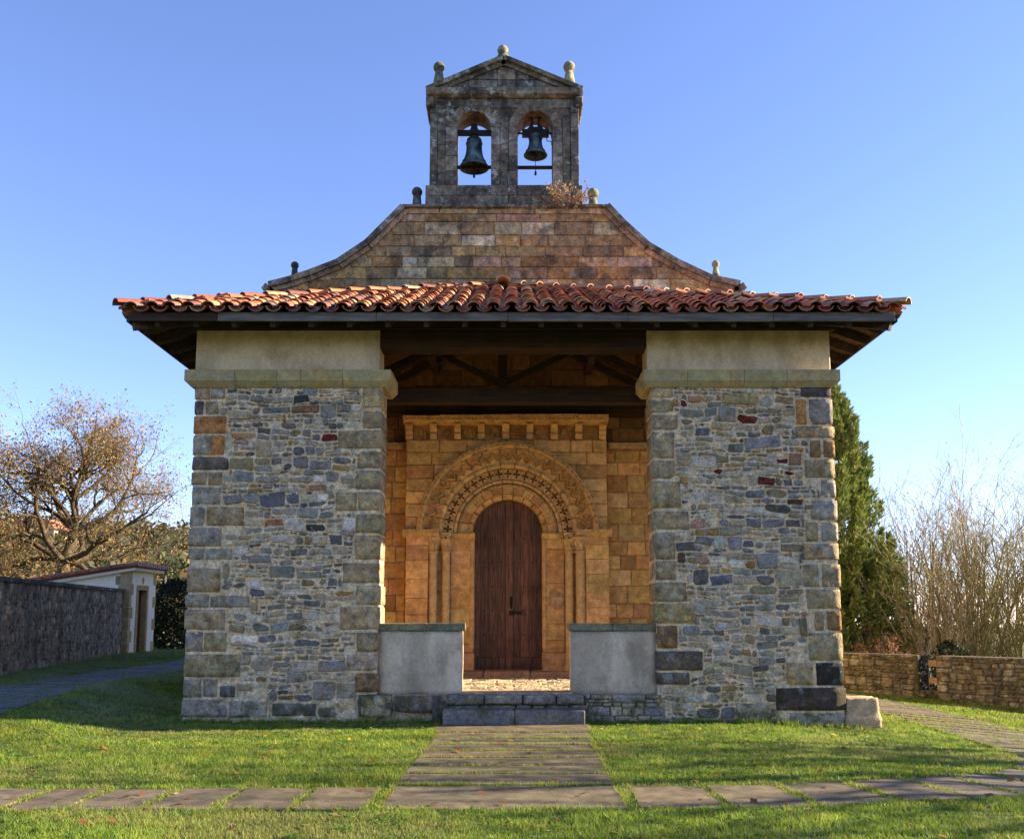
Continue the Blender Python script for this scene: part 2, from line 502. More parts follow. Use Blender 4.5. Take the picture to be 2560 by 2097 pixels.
SLABS = []                                   # quads used to keep the grass off the paving
SLABC = (.145, .11, .064)
def slab(name_parent, quad, c=SLABC, lift=.018):
    """quad: four (x, y) corners, counter-clockwise"""
    SLABS.append(quad)
    n = len(quad)
    zt = [hgt(*q) + lift + rng.uniform(-.009, .009) for q in quad]
    cx = sum(q[0] for q in quad) / n; cy = sum(q[1] for q in quad) / n
    v = [(q[0], q[1], hgt(*q) - .05) for q in quad]
    v += [(q[0], q[1], z - .008) for q, z in zip(quad, zt)]
    ins = lambda q: (q[0] + (cx - q[0]) * .015, q[1] + (cy - q[1]) * .015)
    v += [(*ins(q), z) for q, z in zip(quad, zt)]
    f = []
    for a in (0, 1):
        f += [(a * n + i, a * n + (i + 1) % n, a * n + n + (i + 1) % n, a * n + n + i) for i in range(n)]
    f.append(tuple(range(2 * n, 3 * n)))
    mk('paving_slab', (v, f), M['slab'], name_parent, vary(c, .12))
def path_root(name, label):
    e = bpy.data.objects.new(name, None); link(e, None, (0, 0, 0)); tag(e, label, 'path', kind='structure'); return e
pc = path_root('church_path', 'slab path leading straight up to the porch step')
DB = [13.62, 12.97, 12.39, 11.8, 11.24, 10.62, 10.09, 9.47, 8.33]
ew = lambda y, s: (-1.12 if s < 0 else .98) + (.10 if s < 0 else .06) * sstep((y + 6) / 5)
for i in range(len(DB) - 1):
    ya, yb = DB[i + 1] - 15 + (.05 if i < 7 else 0), DB[i] - 15 - .012
    slab(pc, [(ew(ya, -1), ya), (ew(ya, 1), ya + rng.uniform(-.012, .012)), (ew(yb, 1), yb), (ew(yb, -1), yb)])
px_ = path_root('cross_path', 'slab path crossing the lawn and curving round the church corner')
js = [-6.9, -6.25, -5.6, -4.93, -4.25, -3.71, -3.07, -2.48, -1.83, -1.2]
for a, b in zip(js[:-1], js[1:]):
    slab(px_, [(a + .025, -6.72 + rng.uniform(-.02, .02)), (b - .025, -6.72 + rng.uniform(-.02, .02)), (b - .025 + rng.uniform(-.012, .012), -5.72), (a + .025, -5.72 + rng.uniform(-.02, .02))])
inn = [(1.06, -5.62), (1.75, -5.62), (2.8, -5.45), (3.95, -5.0), (5.0, -4.4), (5.85, -3.55), (6.3, -2.5), (6.5, -1.2), (6.55, .2), (6.75, 2.5), (6.9, 5), (6.6, 8.0), (6.2, 11)]
out = [(1.04, -6.66), (1.7, -6.64), (2.6, -6.55), (3.9, -6.15), (5.2, -5.5), (6.4, -4.6), (7.4, -3.2), (7.95, -1.6), (8.1, .2), (8.25, 2.6), (8.3, 5), (8.0, 8.2), (7.5, 11)]
def along(pl, k):
    L = [0]
    for a, b in zip(pl[:-1], pl[1:]): L.append(L[-1] + math.dist(a, b))
    s = k * L[-1]
    for i in range(len(pl) - 1):
        if s <= L[i + 1] + 1e-9:
            t = (s - L[i]) / (L[i + 1] - L[i]); return (pl[i][0] + (pl[i + 1][0] - pl[i][0]) * t, pl[i][1] + (pl[i + 1][1] - pl[i][1]) * t)
    return pl[-1]
ks = [0]
while ks[-1] < 1: ks.append(ks[-1] + (.036 if ks[-1] < .30 else .026) * rng.uniform(.93, 1.07))
for a, b in zip(ks[:-1], ks[1:]):
    b = min(b, 1); g = .0016
    if b - a < .006: continue
    slab(px_, [along(out, a + g), along(out, b - g), along(inn, b - g), along(inn, a + g)])
pl_ = path_root('side_path', 'grey slab path beside the cemetery wall in the shade')
y = -3.4
while y < 22:
    L = .56 * rng.uniform(.95, 1.05); o = -.05 * (y / 10)
    slab(pl_, [(-8.75 + o, y), (-7.2 + o, y), (-7.2 + o, y + L - .05), (-8.75 + o, y + L - .05)], (.10, .10, .10), .02)
    y += L

# ------------------------------------------------------------------ church
church = empty('church', (0, 4.4, 0), 'stone church with tiled entrance porch and twin-bell gable', 'church')

P_GREY = [((.235, .235, .24), 24), ((.115, .115, .122), 7), ((.32, .305, .28), 24), ((.40, .35, .265), 24), ((.55, .52, .46), 12),
          ((.23, .20, .125), 7), ((.34, .225, .09), 3), ((.30, .19, .13), 3), ((.55, .54, .52), 2), ((.165, .168, .178), 8)]
def pick(pal):
    t = rng.uniform(0, sum(w for _, w in pal))
    for c, w in pal:
        t -= w
        if t <= 0: return vary(c, .2)
    return pal[0][0]

def cells(x0f, x1f, z0, z1, hmin=.13, hmax=.27, wk=1.0):
    """uneven rubble layout: list of (x0, x1, z0, z1)"""
    out_ = []
    z = z0
    while z < z1 - .03:
        hgt_ = rng.uniform(hmin, hmax)
        if z1 - z - hgt_ < hmin * .6: hgt_ = z1 - z
        xa, xb = x0f(z + hgt_ / 2), x1f(z + hgt_ / 2)
        x = xa
        while x < xb - .02:
            w = rng.uniform(.22, .66) * wk
            if xb - x - w < .13 * wk: w = xb - x
            k = rng.random()
            if k < .24 and w < .46 * wk and hgt_ < .29:
                out_.append((x, x + w, z, z + hgt_))
            else:
                zz = z
                n = 2 if (k < .66 or hgt_ < .22) else 3
                cuts = sorted(rng.uniform(.25, .75) for _ in range(n - 1)) if n == 2 else [rng.uniform(.25, .4), rng.uniform(.6, .75)]
                zs = [z] + [z + hgt_ * c for c in cuts] + [z + hgt_]
                for a, b in zip(zs[:-1], zs[1:]):
                    xx = x
                    while xx < x + w - .01:
                        hh = b - a
                        ww = hh * rng.uniform(.9, 3.4)
                        if x + w - xx - ww < hh * .8: ww = x + w - xx
                        out_.append((xx, xx + ww, a, b)); xx += ww
            x += w
        z += hgt_
    return out_
def warp(p, seed, amp=.06):
    x, z = p
    return (x + amp * .6 * nz(x * 2.3, z * 2.3, seed), z + amp * nz(x * 1.7 + 9, z * 2.6, seed + 4) + .016 * nz(x * .7, z * .9, seed + 8))

def rubble(parent, cs, yb, seed, name='rubble_stone', most=292, fixed=(), gap=(.004, .016), xr=None):
    items = []
    for (x0, x1, z0, z1) in cs:
        g = rng.uniform(*gap)
        if x1 - x0 < .03 or z1 - z0 < .02: continue
        cxx, czz, ra_ = (x0 + x1) / 2, (z0 + z1) / 2, rng.gauss(0, .05)
        poly = [warp((cxx + (p[0] - cxx) - (p[1] - czz) * ra_, czz + (p[1] - czz) + (p[0] - cxx) * ra_), seed) for p in rpoly(x0 + g, x1 - g, z0 + g, z1 - g, cut=rng.choice((.012, .02, .03, .05, .09)), jit=.011)]
        if xr: poly = [(min(max(p[0], xr[0]), xr[1]), p[1]) for p in poly]
        cx, cz = (x0 + x1) / 2, (z0 + z1) / 2
        col = pick(P_GREY)
        items.append([(x1 - x0) * (z1 - z0), poly, col, cx, cz])
    for fx, fz, c in fixed:                               # stones of a marked colour stand where the photograph has them
        b = min(items, key=lambda q: math.hypot(q[3] - fx, q[4] - fz) + .8 * abs(math.sqrt(q[0]) - .20))
        b[2] = c
    items.sort(key=lambda q: -q[0])
    rest = []
    for i, (a, poly, col, cx, cz) in enumerate(items):
        vf = stone_face(poly, yb + .015, yb - rng.uniform(.014, .050), .011, .010)
        if i < most: mk(name, vf, M['rubble'], parent, col)
        else: rest.append(colored(vf, col))
    if rest: mk('small_stones', join(rest), M['rubble'], parent, kind='stuff')

# --- piers.  quoin lists: (x0, x1, y0, y1, colour) in photo pixels
TAN, OLV, GRY, ORG, DRK, BRN, PUR, BLK, LGT, PNK = (.40, .32, .20), (.33, .275, .18), (.30, .285, .25), (.42, .215, .08), (.13, .115, .10), (.27, .17, .085), (.10, .085, .10), (.035, .035, .035), (.30, .29, .255), (.40, .32, .27)
def A(l, ox, oy, s): return [(ox + a / s, ox + b / s, oy + c / s, oy + d / s, col) for a, b, c, d, col in l]
LQ = A([(150, 300, 245, 345, OLV), (303, 430, 245, 345, GRY), (145, 245, 355, 478, PUR), (255, 380, 355, 478, TAN), (137, 437, 485, 645, ORG), (132, 300, 652, 830, GRY), (303, 425, 652, 830, ORG), (130, 462, 835, 960, DRK),
        (125, 272, 970, 1090, OLV), (280, 405, 970, 1090, OLV), (120, 390, 1097, 1262, GRY), (115, 255, 1270, 1443, GRY), (268, 595, 1270, 1443, OLV), (110, 400, 1450, 1622, GRY), (100, 250, 1630, 1735, GRY), (258, 490, 1630, 1735, LGT)], 440, 900, 3.471)
LQ += A([(100, 425, 70, 310, OLV), (88, 318, 318, 452, GRY), (327, 700, 330, 455, GRY), (92, 470, 460, 662, OLV), (80, 262, 668, 872, GRY), (266, 485, 680, 872, OLV), (72, 610, 882, 1108, OLV), (70, 250, 1115, 1302, GRY), (258, 402, 1115, 1302, GRY),
         (410, 565, 1180, 1300, (.16, .155, .17)), (60, 490, 1310, 1490, GRY), (505, 870, 1325, 1490, GRY), (910, 1330, 1345, 1480, (.17, .165, .155)), (1340, 1510, 1380, 1490, LGT)], 440, 1400, 3.784)
LI = A([(1620, 1742, 245, 420, TAN), (1622, 1740, 440, 600, OLV), (1405, 1735, 608, 772, OLV), (1568, 1735, 788, 947, OLV), (1553, 1732, 955, 1128, OLV), (1385, 1573, 1142, 1315, TAN), (1580, 1730, 1142, 1315, OLV), (1558, 1728, 1330, 1505, OLV), (1548, 1725, 1515, 1735, TAN)], 440, 900, 3.471)
LI += A([(1575, 1868, 18, 222, OLV), (1700, 1868, 232, 425, TAN), (1548, 1868, 432, 665, TAN), (1708, 1865, 675, 872, OLV), (1610, 1858, 880, 1052, PNK), (1695, 1860, 1058, 1255, BRN)], 440, 1400, 3.784)
RI = A([(190, 360, 235, 332, TAN), (190, 360, 345, 462, OLV), (200, 405, 472, 612, OLV), (205, 375, 622, 857, OLV), (215, 380, 865, 1037, OLV), (232, 430, 1045, 1292, TAN), (238, 500, 1305, 1477, OLV), (240, 382, 1490, 1736, OLV)], 1580, 900, 3.472)
RI += A([(250, 380, 0, 175, OLV), (250, 470, 185, 357, OLV), (255, 540, 366, 542, (.33, .28, .14)), (258, 395, 552, 757, BRN), (260, 610, 768, 947, DRK), (265, 495, 953, 1065, DRK)], 1580, 1400, 3.418)
RQ = A([(1450, 1730, 228, 330, PUR), (1412, 1518, 336, 566, ORG), (1525, 1737, 336, 566, GRY), (1410, 1742, 573, 680, OLV), (1530, 1642, 692, 850, BRN), (1650, 1750, 692, 850, BRN), (1490, 1755, 860, 1027, OLV), (1628, 1768, 1037, 1200, GRY), (1538, 1775, 1215, 1393, GRY),
        (1497, 1622, 1403, 1578, OLV), (1630, 1788, 1403, 1578, GRY), (1468, 1792, 1587, 1736, OLV)], 1580, 900, 3.472)
RQ += A([(1450, 1603, 30, 233, OLV), (1610, 1775, 30, 233, OLV), (1480, 1785, 242, 420, OLV), (1550, 1645, 428, 606, OLV), (1655, 1790, 428, 606, BRN), (1497, 1790, 614, 860, OLV), (1310, 1552, 870, 1070, TAN), (1562, 1805, 870, 1075, BLK), (1220, 1815, 1083, 1288, (.07, .055, .05)),
         (750, 1192, 1290, 1440, OLV), (1340, 1812, 1297, 1450, GRY)], 1580, 1400, 3.418)
PIER_T = .66
def pier(x0, x1, z0, outer, inner, side, label, fixed, ground_z):
    body = mk('stone_pier', box(x0, x1, 0, PIER_T, ground_z - .3, 5.21), M['mortar'], church, (.58, .485, .36))
    body['label'] = label
    nu, nv = 84, 150                                      # hand-laid mortar: uneven, lapping over the stone edges
    gv_, gf_ = [], []
    for j in range(nv + 1):
        for i in range(nu + 1):
            x = x0 + (x1 - x0) * i / nu; z = ground_z - .3 + (5.205 - ground_z + .3) * j / nv
            e_ = min(1.0, min(i, nu - i) / 2.0, min(j, nv - j) / 2.0)
            gv_.append((x, -.002 - e_ * max(0.0, .010 + .013 * nz(x * 7.1, z * 9.3, 5) + .009 * nz(x * 19, z * 23, 2) + .008 * nz(x * 1.6, z * 1.6, 9)), z))
    for j in range(nv):
        for i in range(nu): gf_.append((j * (nu + 1) + i, j * (nu + 1) + i + 1, (j + 1) * (nu + 1) + i + 1, (j + 1) * (nu + 1) + i))
    mk('mortar_face', (gv_, gf_), M['mortar'], body, (.56, .475, .36), smooth=True)
    occ = []
    for lst, edge in ((outer, side), (inner, -side)):
        for (a, b, c, d, col) in lst:
            xa, zb = U(a, c, 0); xb, za = U(b, d, 0)
            at_edge = False
            if edge < 0 and xa < x0 + .13: xa = x0 - rng.uniform(.012, .04); at_edge = True
            if edge > 0 and xb > x1 - .13: xb = x1 + rng.uniform(.012, .04); at_edge = True
            g = .007
            za = max(za, ground_z - .15)
            deep = (rng.uniform(.3, .5) if edge == side else PIER_T + .01) if at_edge else .2
            fr = -rng.uniform(.022, .036)
            mk('quoin', rough_box(xa + g, xb - g, fr, deep, za + g, zb - g, (5, 2, 4), rng.uniform(.012, .028), .011), M['quoin'], body, vary(col, .12), smooth=True)
            occ.append((xa, xb, za, zb, edge))
    def xl(z):
        l = [o[1] for o in occ if o[2] - .03 < z < o[3] + .03 and (o[0] + o[1]) / 2 < (x0 + x1) / 2 - .2]
        return max(l) if l else x0 + .02
    def xh(z):
        l = [o[0] for o in occ if o[2] - .03 < z < o[3] + .03 and (o[0] + o[1]) / 2 > (x0 + x1) / 2 + .2]
        return min(l) if l else x1 - .02
    cs = []
    for (a, b, c, d) in cells(lambda z: x0, lambda z: x1, ground_z - .1, 5.19):
        # trim each cell against the quoins it would cross
        lim0 = max(xl(c + .012), xl(d - .012), xl((c + d) / 2)); lim1 = min(xh(c + .012), xh(d - .012), xh((c + d) / 2))
        a2, b2 = max(a, lim0), min(b, lim1)
        if b2 - a2 > .05: cs.append((a2, b2, c, d))
    rubble(body, cs, 0.0, rng.uniform(0, 90), fixed=fixed)
    return body
RED, QTZ, DKB = (.13, .022, .014), (.72, .72, .72), (.05, .055, .06)
def fx(l, ox, oy, s): return [(*U(ox + a / s, oy + b / s, 0), c) for a, b, c in l]
pier(-5.0, -2.07, .02, LQ, LI, -1, 'rubble stone pier with dark lower stones beside the cemetery wall',
     fx([(1380, 685, RED), (970, 505, ORG), (700, 1050, (.4, .27, .08)), (840, 440, (.17, .18, .2)), (870, 1160, QTZ), (1270, 1160, QTZ), (1440, 1385, QTZ), (1195, 1500, DKB), (810, 1235, (.13, .145, .19)), (975, 1200, (.13, .145, .19)), (1120, 370, DKB), (590, 670, (.42, .24, .12)), (820, 1415, (.36, .16, .08)), (640, 835, DKB)], 440, 900, 3.471)
     + fx([(630, 750, QTZ), (1195, 735, (.13, .14, .16)), (900, 480, (.36, .34, .27)), (1250, 580, (.45, .43, .42)), (940, 770, (.30, .26, .19)), (740, 300, (.12, .13, .17)), (1090, 1140, (.28, .27, .26))], 440, 1400, 3.784), .03)
pier(2.22, 5.05, -.07, RQ, RI, 1, 'rubble stone pier with red stones beside the conifer',
     fx([(470, 400, RED), (985, 480, RED), (760, 945, RED), (1260, 890, RED), (1390, 980, RED), (1115, 1035, RED), (1365, 1215, (.12, .05, .025)), (450, 1680, (.12, .07, .055)), (930, 365, (.34, .29, .16)), (970, 780, (.14, .155, .14)), (1250, 730, (.3, .19, .07)), (935, 1110, (.2, .2, .21)), (735, 1110, (.42, .36, .27)), (900, 990, (.4, .37, .28)), (790, 1340, (.42, .38, .29)), (600, 1410, (.4, .25, .2)), (620, 640, (.16, .17, .2))], 1580, 900, 3.472)
     + fx([(740, 180, (.12, .135, .18)), (490, 70, (.45, .45, .43)), (480, 130, (.38, .39, .4)), (1430, 810, QTZ), (1120, 600, (.17, .175, .17)), (880, 790, (.22, .22, .21)), (680, 930, (.45, .4, .27)), (805, 625, (.4, .45, .55)), (1060, 50, (.32, .19, .08))], 1580, 1400, 3.418), -.1)

# --- capping bands and rendered upper walls
def capband(x0, x1, cuts, label):
    root = mk('pier_cap', box(x0 + .03, x1 - .03, .03, .63, 5.2, 5.43), M['cap'], church, (.33, .29, .17))
    root['label'] = label
    e = .13
    xs = [x0 - e] + cuts + [x1 + e]
    for i, (a, b) in enumerate(zip(xs[:-1], xs[1:])):
        prof = [(-e, 5.28), (-e, 5.455), (.3, 5.462), (.3, 5.19), (-e + .09, 5.19)]
        v, f = prism_x(prof, a + .003, b - .003)
        v = [tuple(q) for q in v]
        if i == 0 or i == len(xs) - 2:            # return the chamfer round the corner
            s = -1 if i == 0 else 1
            xe = xs[0] if s < 0 else xs[-1]
            v = [((x - s * .09) if (abs(z - 5.19) < 1e-6 and abs(x - xe) < .01) else x, y, z) for x, y, z in v]
        mk('cap_block', (v, f), M['cap'], root, vary(rng.choice([(.36, .32, .18), (.34, .30, .165), (.37, .335, .20), (.33, .30, .19)]), .1))
    for s, xe in ((-1, x0 - e), (1, x1 + e)):
        prof = [(0, 5.28), (0, 5.455), (-.3, 5.462), (-.3, 5.19), (-.09, 5.19)]
        poly = [(xe + s * q[0], q[1]) for q in prof]
        mk('cap_block', prism(poly, .306, .82), M['cap'], root, vary((.37, .32, .18), .1))
    return root
capband(-5.04, -2.04, [UX(q, -.1) for q in (570, 678, 738, 846)], 'olive stone capping band of five blocks above the darker pier')
capband(2.2, 5.05, [UX(1580 + q / 3.472, -.1) for q in (520, 903, 1027, 1405)], 'olive stone capping band above the pier with red stones')
for x0, x1 in ((-5.06, -2.12), (2.16, 5.09)):
    mk('render_panel', bbox(x0, x1, .05, .60, 5.445, 6.15, .012), M['cream'], church)
# side walls of the porch
mk('porch_side_wall', box(-5.0, -4.42, PIER_T + .002, 4.44, -.2, 6.15), M['warm'], church, (.60, .40, .20))
mk('porch_side_wall', box(4.45, 5.0, 3.75, 4.44, -.4, 6.15), M['warm'], church, (.40, .27, .13))
sp = mk('side_parapet', box(4.52, 4.95, PIER_T + .004, 3.748, -.4, 1.40), M['grey'], church)
mk('coping_slab', bbox(4.47, 5.0, PIER_T + .006, 3.745, 1.402, 1.49, .01), M['coping'], sp, (.2, .21, .16))

# --- parapets
def parapet(x0, x1, inner, label, cuts):
    zf = .44
    b = mk('parapet', rough_box(x0, x1, .12, .46, zf - .05, 1.375, (14, 3, 10), .014, .008), M['grey'], church, smooth=True); b['label'] = label
    a, c = (x0 - .0, x1 + .035) if inner > 0 else (x0 - .035, x1)
    xs = [a] + cuts + [c]
    for p, q in zip(xs[:-1], xs[1:]):
        mk('coping_slab', bbox(p + .002, q - .002, .08, .50, 1.378, 1.488, .012, .003), M['coping'], b, vary((.17, .18, .125), .1))
parapet(-2.075, -.765, 1, 'pale grey rendered parapet with brown stains', [-1.95 + .62])
parapet(.905, 2.235, -1, 'grey rendered parapet below the holy water stoup', [1.55])

# --- plinth stones and steps
plinth = mk('plinth', join([box(-2.2, 2.3, .0, .7, -.3, .42)]), M['mortar'], church, (.34, .29, .21))
for a, b, c, d, col in A([(1690, 2050, 1262, 1490, DRK)], 440, 1400, 3.784) + A([(175, 430, 75, 175, DRK), (0, 170, 75, 200, OLV), (435, 1, 0, 0, OLV)][:2] + [(415, 480, 110, 195, DRK), (310, 450, 195, 222, OLV)], 900, 1700, 2.119):
    xa, zb = U(a, c, -.05); xb, za = U(b, d, -.05)
    if xb < -2.1: continue
    mk('base_block', rough_box(max(xa, -2.35) + .006, xb - .006, -.06 - rng.uniform(0, .05), .3, max(za, -.2), min(zb, .435), (5, 2, 4), .05, .03), M['darkbase'], plinth, vary(col, .15), smooth=True)
cs = cells(lambda z: 1.1, lambda z: 2.34, -.12, .43, .16, .26, 1.3)
for (a, b, c, d) in cs:
    mk('base_stone', rough_box(a + .003, b - .003, -.05 - rng.uniform(0, .05), .2, c + .003, d - .003, (4, 2, 3), .028, .022), M['darkbase'], plinth, vary(rng.choice([(.30, .285, .24), (.24, .235, .22), (.35, .32, .25), (.25, .255, .26)]), .15))
thr = mk('threshold', box(-1.2, 1.16, -.10, .5, -.2, .27), M['darkbase'], church, (.12, .11, .1))
for a, b in ((-1.0, -.42), (-.41, .15), (.16, .66), (.67, 1.1)):
    mk('threshold_stone', rough_box(a, b, -.20 - rng.uniform(0, .03), .2, .285, .432, (5, 2, 3), .03, .02), M['darkbase'], thr, vary((.24, .23, .22), .15), smooth=True)
for a, b in ((-.95, -.5), (-.48, .05), (.07, .28), (.30, .5), (.52, .85), (.87, 1.14)):
    mk('threshold_stone', rough_box(a, b, -.17, .2, .20, .278, (4, 2, 3), .025, .016), M['darkbase'], thr, vary((.2, .19, .16), .2), smooth=True)
mk('threshold_slab', bbox(-.80, .93, .02, .55, .41, .449, .012), M['floor'], thr, (.36, .28, .2))
st = mk('step', box(-1.0, 1.05, -.47, -.1, -.2, .2), M['slate'], church, (.1, .1, .1))
mk('step_slab', bbox(-1.02, .035, -.52, -.06, -.15, .235, .014, .004), M['slate'], st, (.155, .16, .18))
mk('step_slab', bbox(.043, 1.075, -.52, -.06, -.15, .238, .014, .004), M['slate'], st, (.165, .17, .19))
mk('foot_slab', bbox(-1.09, 1.10, -1.36, -.5, -.12, .03, .012, .004), M['slab'], st, SLABC)
SLABS.append([(-1.1, -1.4), (1.12, -1.4), (1.12, 0), (-1.1, 0)])

# --- porch floor
pf = mk('porch_floor', box(-4.45, 4.55, .4, 4.5, -.1, .405), M['floor'], church, (.30, .25, .18))
cb = []
y = .58
while y < 3.75:
    d = rng.uniform(.09, .17); x = -2.6
    while x < 2.6:
        w = rng.uniform(.10, .30); r_ = rng.uniform(.0, .022)
        cb.append(colored(bbox(x + .008, x + w - .008, y + .008 + rng.uniform(-.02, .02), y + d - .008, .38, .43 + r_, .02, .010), vary(rng.choice([(.44, .37, .26), (.36, .31, .24), (.5, .43, .33), (.3, .27, .22)]), .15)))
        x += w
    y += d
mk('cobbles', join(cb), M['floor'], pf, kind='stuff')
for a, b in ((-2.0, -.55), (-.545, .35), (.355, 1.9)):
    mk('door_step', bbox(a + .004, b - .004, 3.78, 4.6, .36, .545 + rng.uniform(-.01, .01), .022, .008), M['warm'], pf, vary((.40, .24, .12), .08))

# ------------------------------------------------------------------ facade wall with curved gable
WY = 4.45
outl = [(548, 603), (557, 592), (600, 581), (640, 568), (700, 545), (760, 505), (800, 465), (835, 430)]
outr = [(1255, 428), (1290, 465), (1340, 510), (1400, 545), (1470, 578), (1530, 590), (1538, 603)]
LP = [V(a, b, WY) for a, b in outl]; RP = [V(a, b, WY) for a, b in outr]
ztop = (LP[-1][1] + RP[0][1]) / 2
def clampx(z, pts):
    pts = sorted(pts, key=lambda q: q[1])
    if z <= pts[0][1]: return pts[0][0]
    for a, b in zip(pts[:-1], pts[1:]):
        if a[1] <= z <= b[1] and b[1] > a[1]: return a[0] + (b[0] - a[0]) * (z - a[1]) / (b[1] - a[1])
    return pts[-1][0]
poly = [(-4.98, -.3), (-2.0, -.3), (-2.0, 5.3), (1.8, 5.3), (1.8, -.3), (4.7, -.3)] + RP[::-1] + LP[::-1]
# body in three prisms so that the doorway stays open
fw = mk('facade_wall', join([prism([(-4.98, -.3), (-2.0, -.3), (-2.0, 5.2), (-4.98, 5.2)], WY + .03, 5.3), prism([(1.75, -.3), (4.7, -.3), (4.7, 5.2), (1.75, 5.2)], WY + .03, 5.3),
        prism([(-4.98, 5.2), (4.7, 5.2)] + RP[::-1] + LP[::-1], WY + .03, 5.05)]), M['mortar'], church, (.44, .345, .25))
fw['label'] = 'ashlar front wall rising to a curved gable'
def ashlar(parent, x0f, x1f, zs, wmin, wmax, y, pal, mat, name='ashlar_block', depth=.05, g=.004, skip=None, prot=(.0, .008)):
    for za, zb in zip(zs[:-1], zs[1:]):
        lo = max(x0f(za), x0f(zb)); hi = min(x1f(za), x1f(zb))
        x = lo - rng.uniform(0, wmin * .6) if skip is None else lo
        first = True
        while x < hi - .02:
            w = rng.uniform(wmin, wmax)
            if hi - x - w < wmin * .55: w = hi - x
            a, b = max(x, lo), min(x + w, hi)
            if b - a > .05:
                pl = rpoly(a + g, b - g, za + g, zb - g, .018, .004)
                # follow the curved edge on the outermost stones
                pl = [(min(max(px, x0f(pz)), x1f(pz)), pz) for px, pz in pl]
                if skip:
                    pl = skip(pl)
                if pl:
                    mk(name, stone_face(pl, y + depth, y - rng.uniform(*prot), .012, .004), mat, parent, pick(pal))
            x += w
P_GAB = [((0.392, 0.286, 0.161), 30), ((0.333, 0.233, 0.132), 18), ((0.461, 0.382, 0.265), 14), ((0.284, 0.191, 0.121), 9), ((0.431, 0.307, 0.149), 16), ((0.196, 0.148, 0.109), 6), ((0.372, 0.265, 0.196), 12), ((0.529, 0.488, 0.380), 4), ((0.333, 0.201, 0.092), 8)]
zs = [UZ(440 + q / 1.682, WY) for q in (476, 437, 387, 343, 293, 249, 193, 160, 132)]
zs = [zs[0] - .9, zs[0] - .6, zs[0] - .3] + zs
xl = lambda z: clampx(z, LP) + .05
xr = lambda z: clampx(z, RP) - .05
ashlar(fw, xl, xr, [q + (rng.uniform(-.03, .03) if 0 < i < 8 else 0) for i, q in enumerate(zs[:-2])], .28, .9, WY, P_GAB, M['ashlar'])
ashlar(fw, xl, xr, zs[-3:-1], .5, .95, WY, P_GAB, M['ashlar'])
ashlar(fw, xl, xr, zs[-2:], .8, 1.3, WY - .01, P_GAB, M['ashlar'])
# raking coping stones along the curves
for pts, s in ((LP, -1), (RP, 1)):
    pts = sorted(pts, key=lambda q: q[0] * s)            # from the top outwards
    for a, b in zip(pts[:-1], pts[1:]):
        a = Vector((a[0], 0, a[1])); b = Vector((b[0], 0, b[1]))
        d = (b - a); L = d.length; d.normalize(); n = Vector((-d.z, 0, d.x)) * (1 if s > 0 else -1)
        if n.z < 0: n = -n
        k = max(1, round(L / .55))
        for i in range(k):
            p, q = a + d * (L * i / k + .004), a + d * (L * (i + 1) / k - .004)
            quad = [p - n * .05, q - n * .05, q + n * .07, p + n * .07]
            mk('coping_stone', prism([(w.x, w.z) for w in quad], WY - .10, 5.12), M['bell'], fw, vary((.24, .19, .14), .12))
            quad2 = [p - n * .15, q - n * .15, q - n * .054, p - n * .054]
            mk('coping_stone', prism([(w.x, w.z) for w in quad2], WY - .05, WY + .05), M['ashlar'], fw, vary((.33, .24, .17), .12))
mk('coping_stone', bbox(LP[-1][0] - .02, RP[0][0] + .02, WY - .09, 5.12, ztop - .03, ztop + .035, .012), M['bell'], fw, (.2, .17, .13))
def finial(parent, px, pyt, pyb, r_ball, w_base, neck, name='ball_finial', y=WY + .3, col=(.26, .25, .15)):
    x, zt = U(px, pyt, y); zb = UZ(pyb, y)
    zc = zt - r_ball
    prof = [(w_base, zb - .08), (w_base, zb + .04), (neck, zc - r_ball * .92)]
    for i in range(9):
        a = -1.15 + (math.pi / 2 + 1.15) * i / 8
        prof.append((max(.002, r_ball * math.cos(a)), zc + r_ball * math.sin(a)))
    mk(name, lathe(prof, x, y, 14), M['bell'], parent, vary(col, .1), smooth=True)
S1 = 3.532
finial(fw, 960 + 293 / S1, 80 + 1372 / S1, 80 + 1545 / S1, .115, .10, .085, col=(.10, .09, .07))
finial(fw, 960 + 1845 / S1, 80 + 1380 / S1, 80 + 1545 / S1, .125, .105, .08)
finial(fw, 640 + 164 / 1.682, 440 + 360 / 1.682, 440 + 437 / 1.682, .085, .075, .06, col=(.09, .085, .06))
finial(fw, 640 + 1932 / 1.682, 440 + 355 / 1.682, 440 + 428 / 1.682, .085, .08, .055)
# blocks of the wall seen inside the porch
P_WARM = [((0.543, 0.325, 0.103), 30), ((0.456, 0.263, 0.086), 16), ((0.582, 0.396, 0.151), 14), ((0.407, 0.230, 0.086), 10), ((0.514, 0.286, 0.113), 12), ((0.563, 0.370, 0.119), 12)]
zlow = [.40 + i * (4.95 - .40) / 14 for i in range(15)]
ashlar(fw, lambda z: -2.75, lambda z: -2.14, zlow, .28, .62, WY, P_WARM, M['warm'])
zr = [.40]
while zr[-1] < 4.95: zr.append(min(4.95, zr[-1] + rng.uniform(.25, .36)))
ashlar(fw, lambda z: 1.92, lambda z: 3.05, zr, .30, .55, WY, P_WARM, M['warm'])
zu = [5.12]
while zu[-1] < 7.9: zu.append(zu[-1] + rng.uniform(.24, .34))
P_UPPER = [((.24, .135, .06), 20), ((.18, .10, .05), 16), ((.29, .17, .075), 10), ((.13, .08, .045), 8)]   # darker brown tones for the wall under the roof
ashlar(fw, lambda z: -3.3, lambda z: 3.3, zu, .35, .7, WY, P_UPPER, M['warm'], prot=(0, .02))
for a, b in ((-3.2, -2.2), (1.95, 3.3)):
    mk('string_course', bbox(a, b, WY - .14, WY + .05, 4.97, 5.10, .02), M['warm'], fw, (.45, .29, .13))
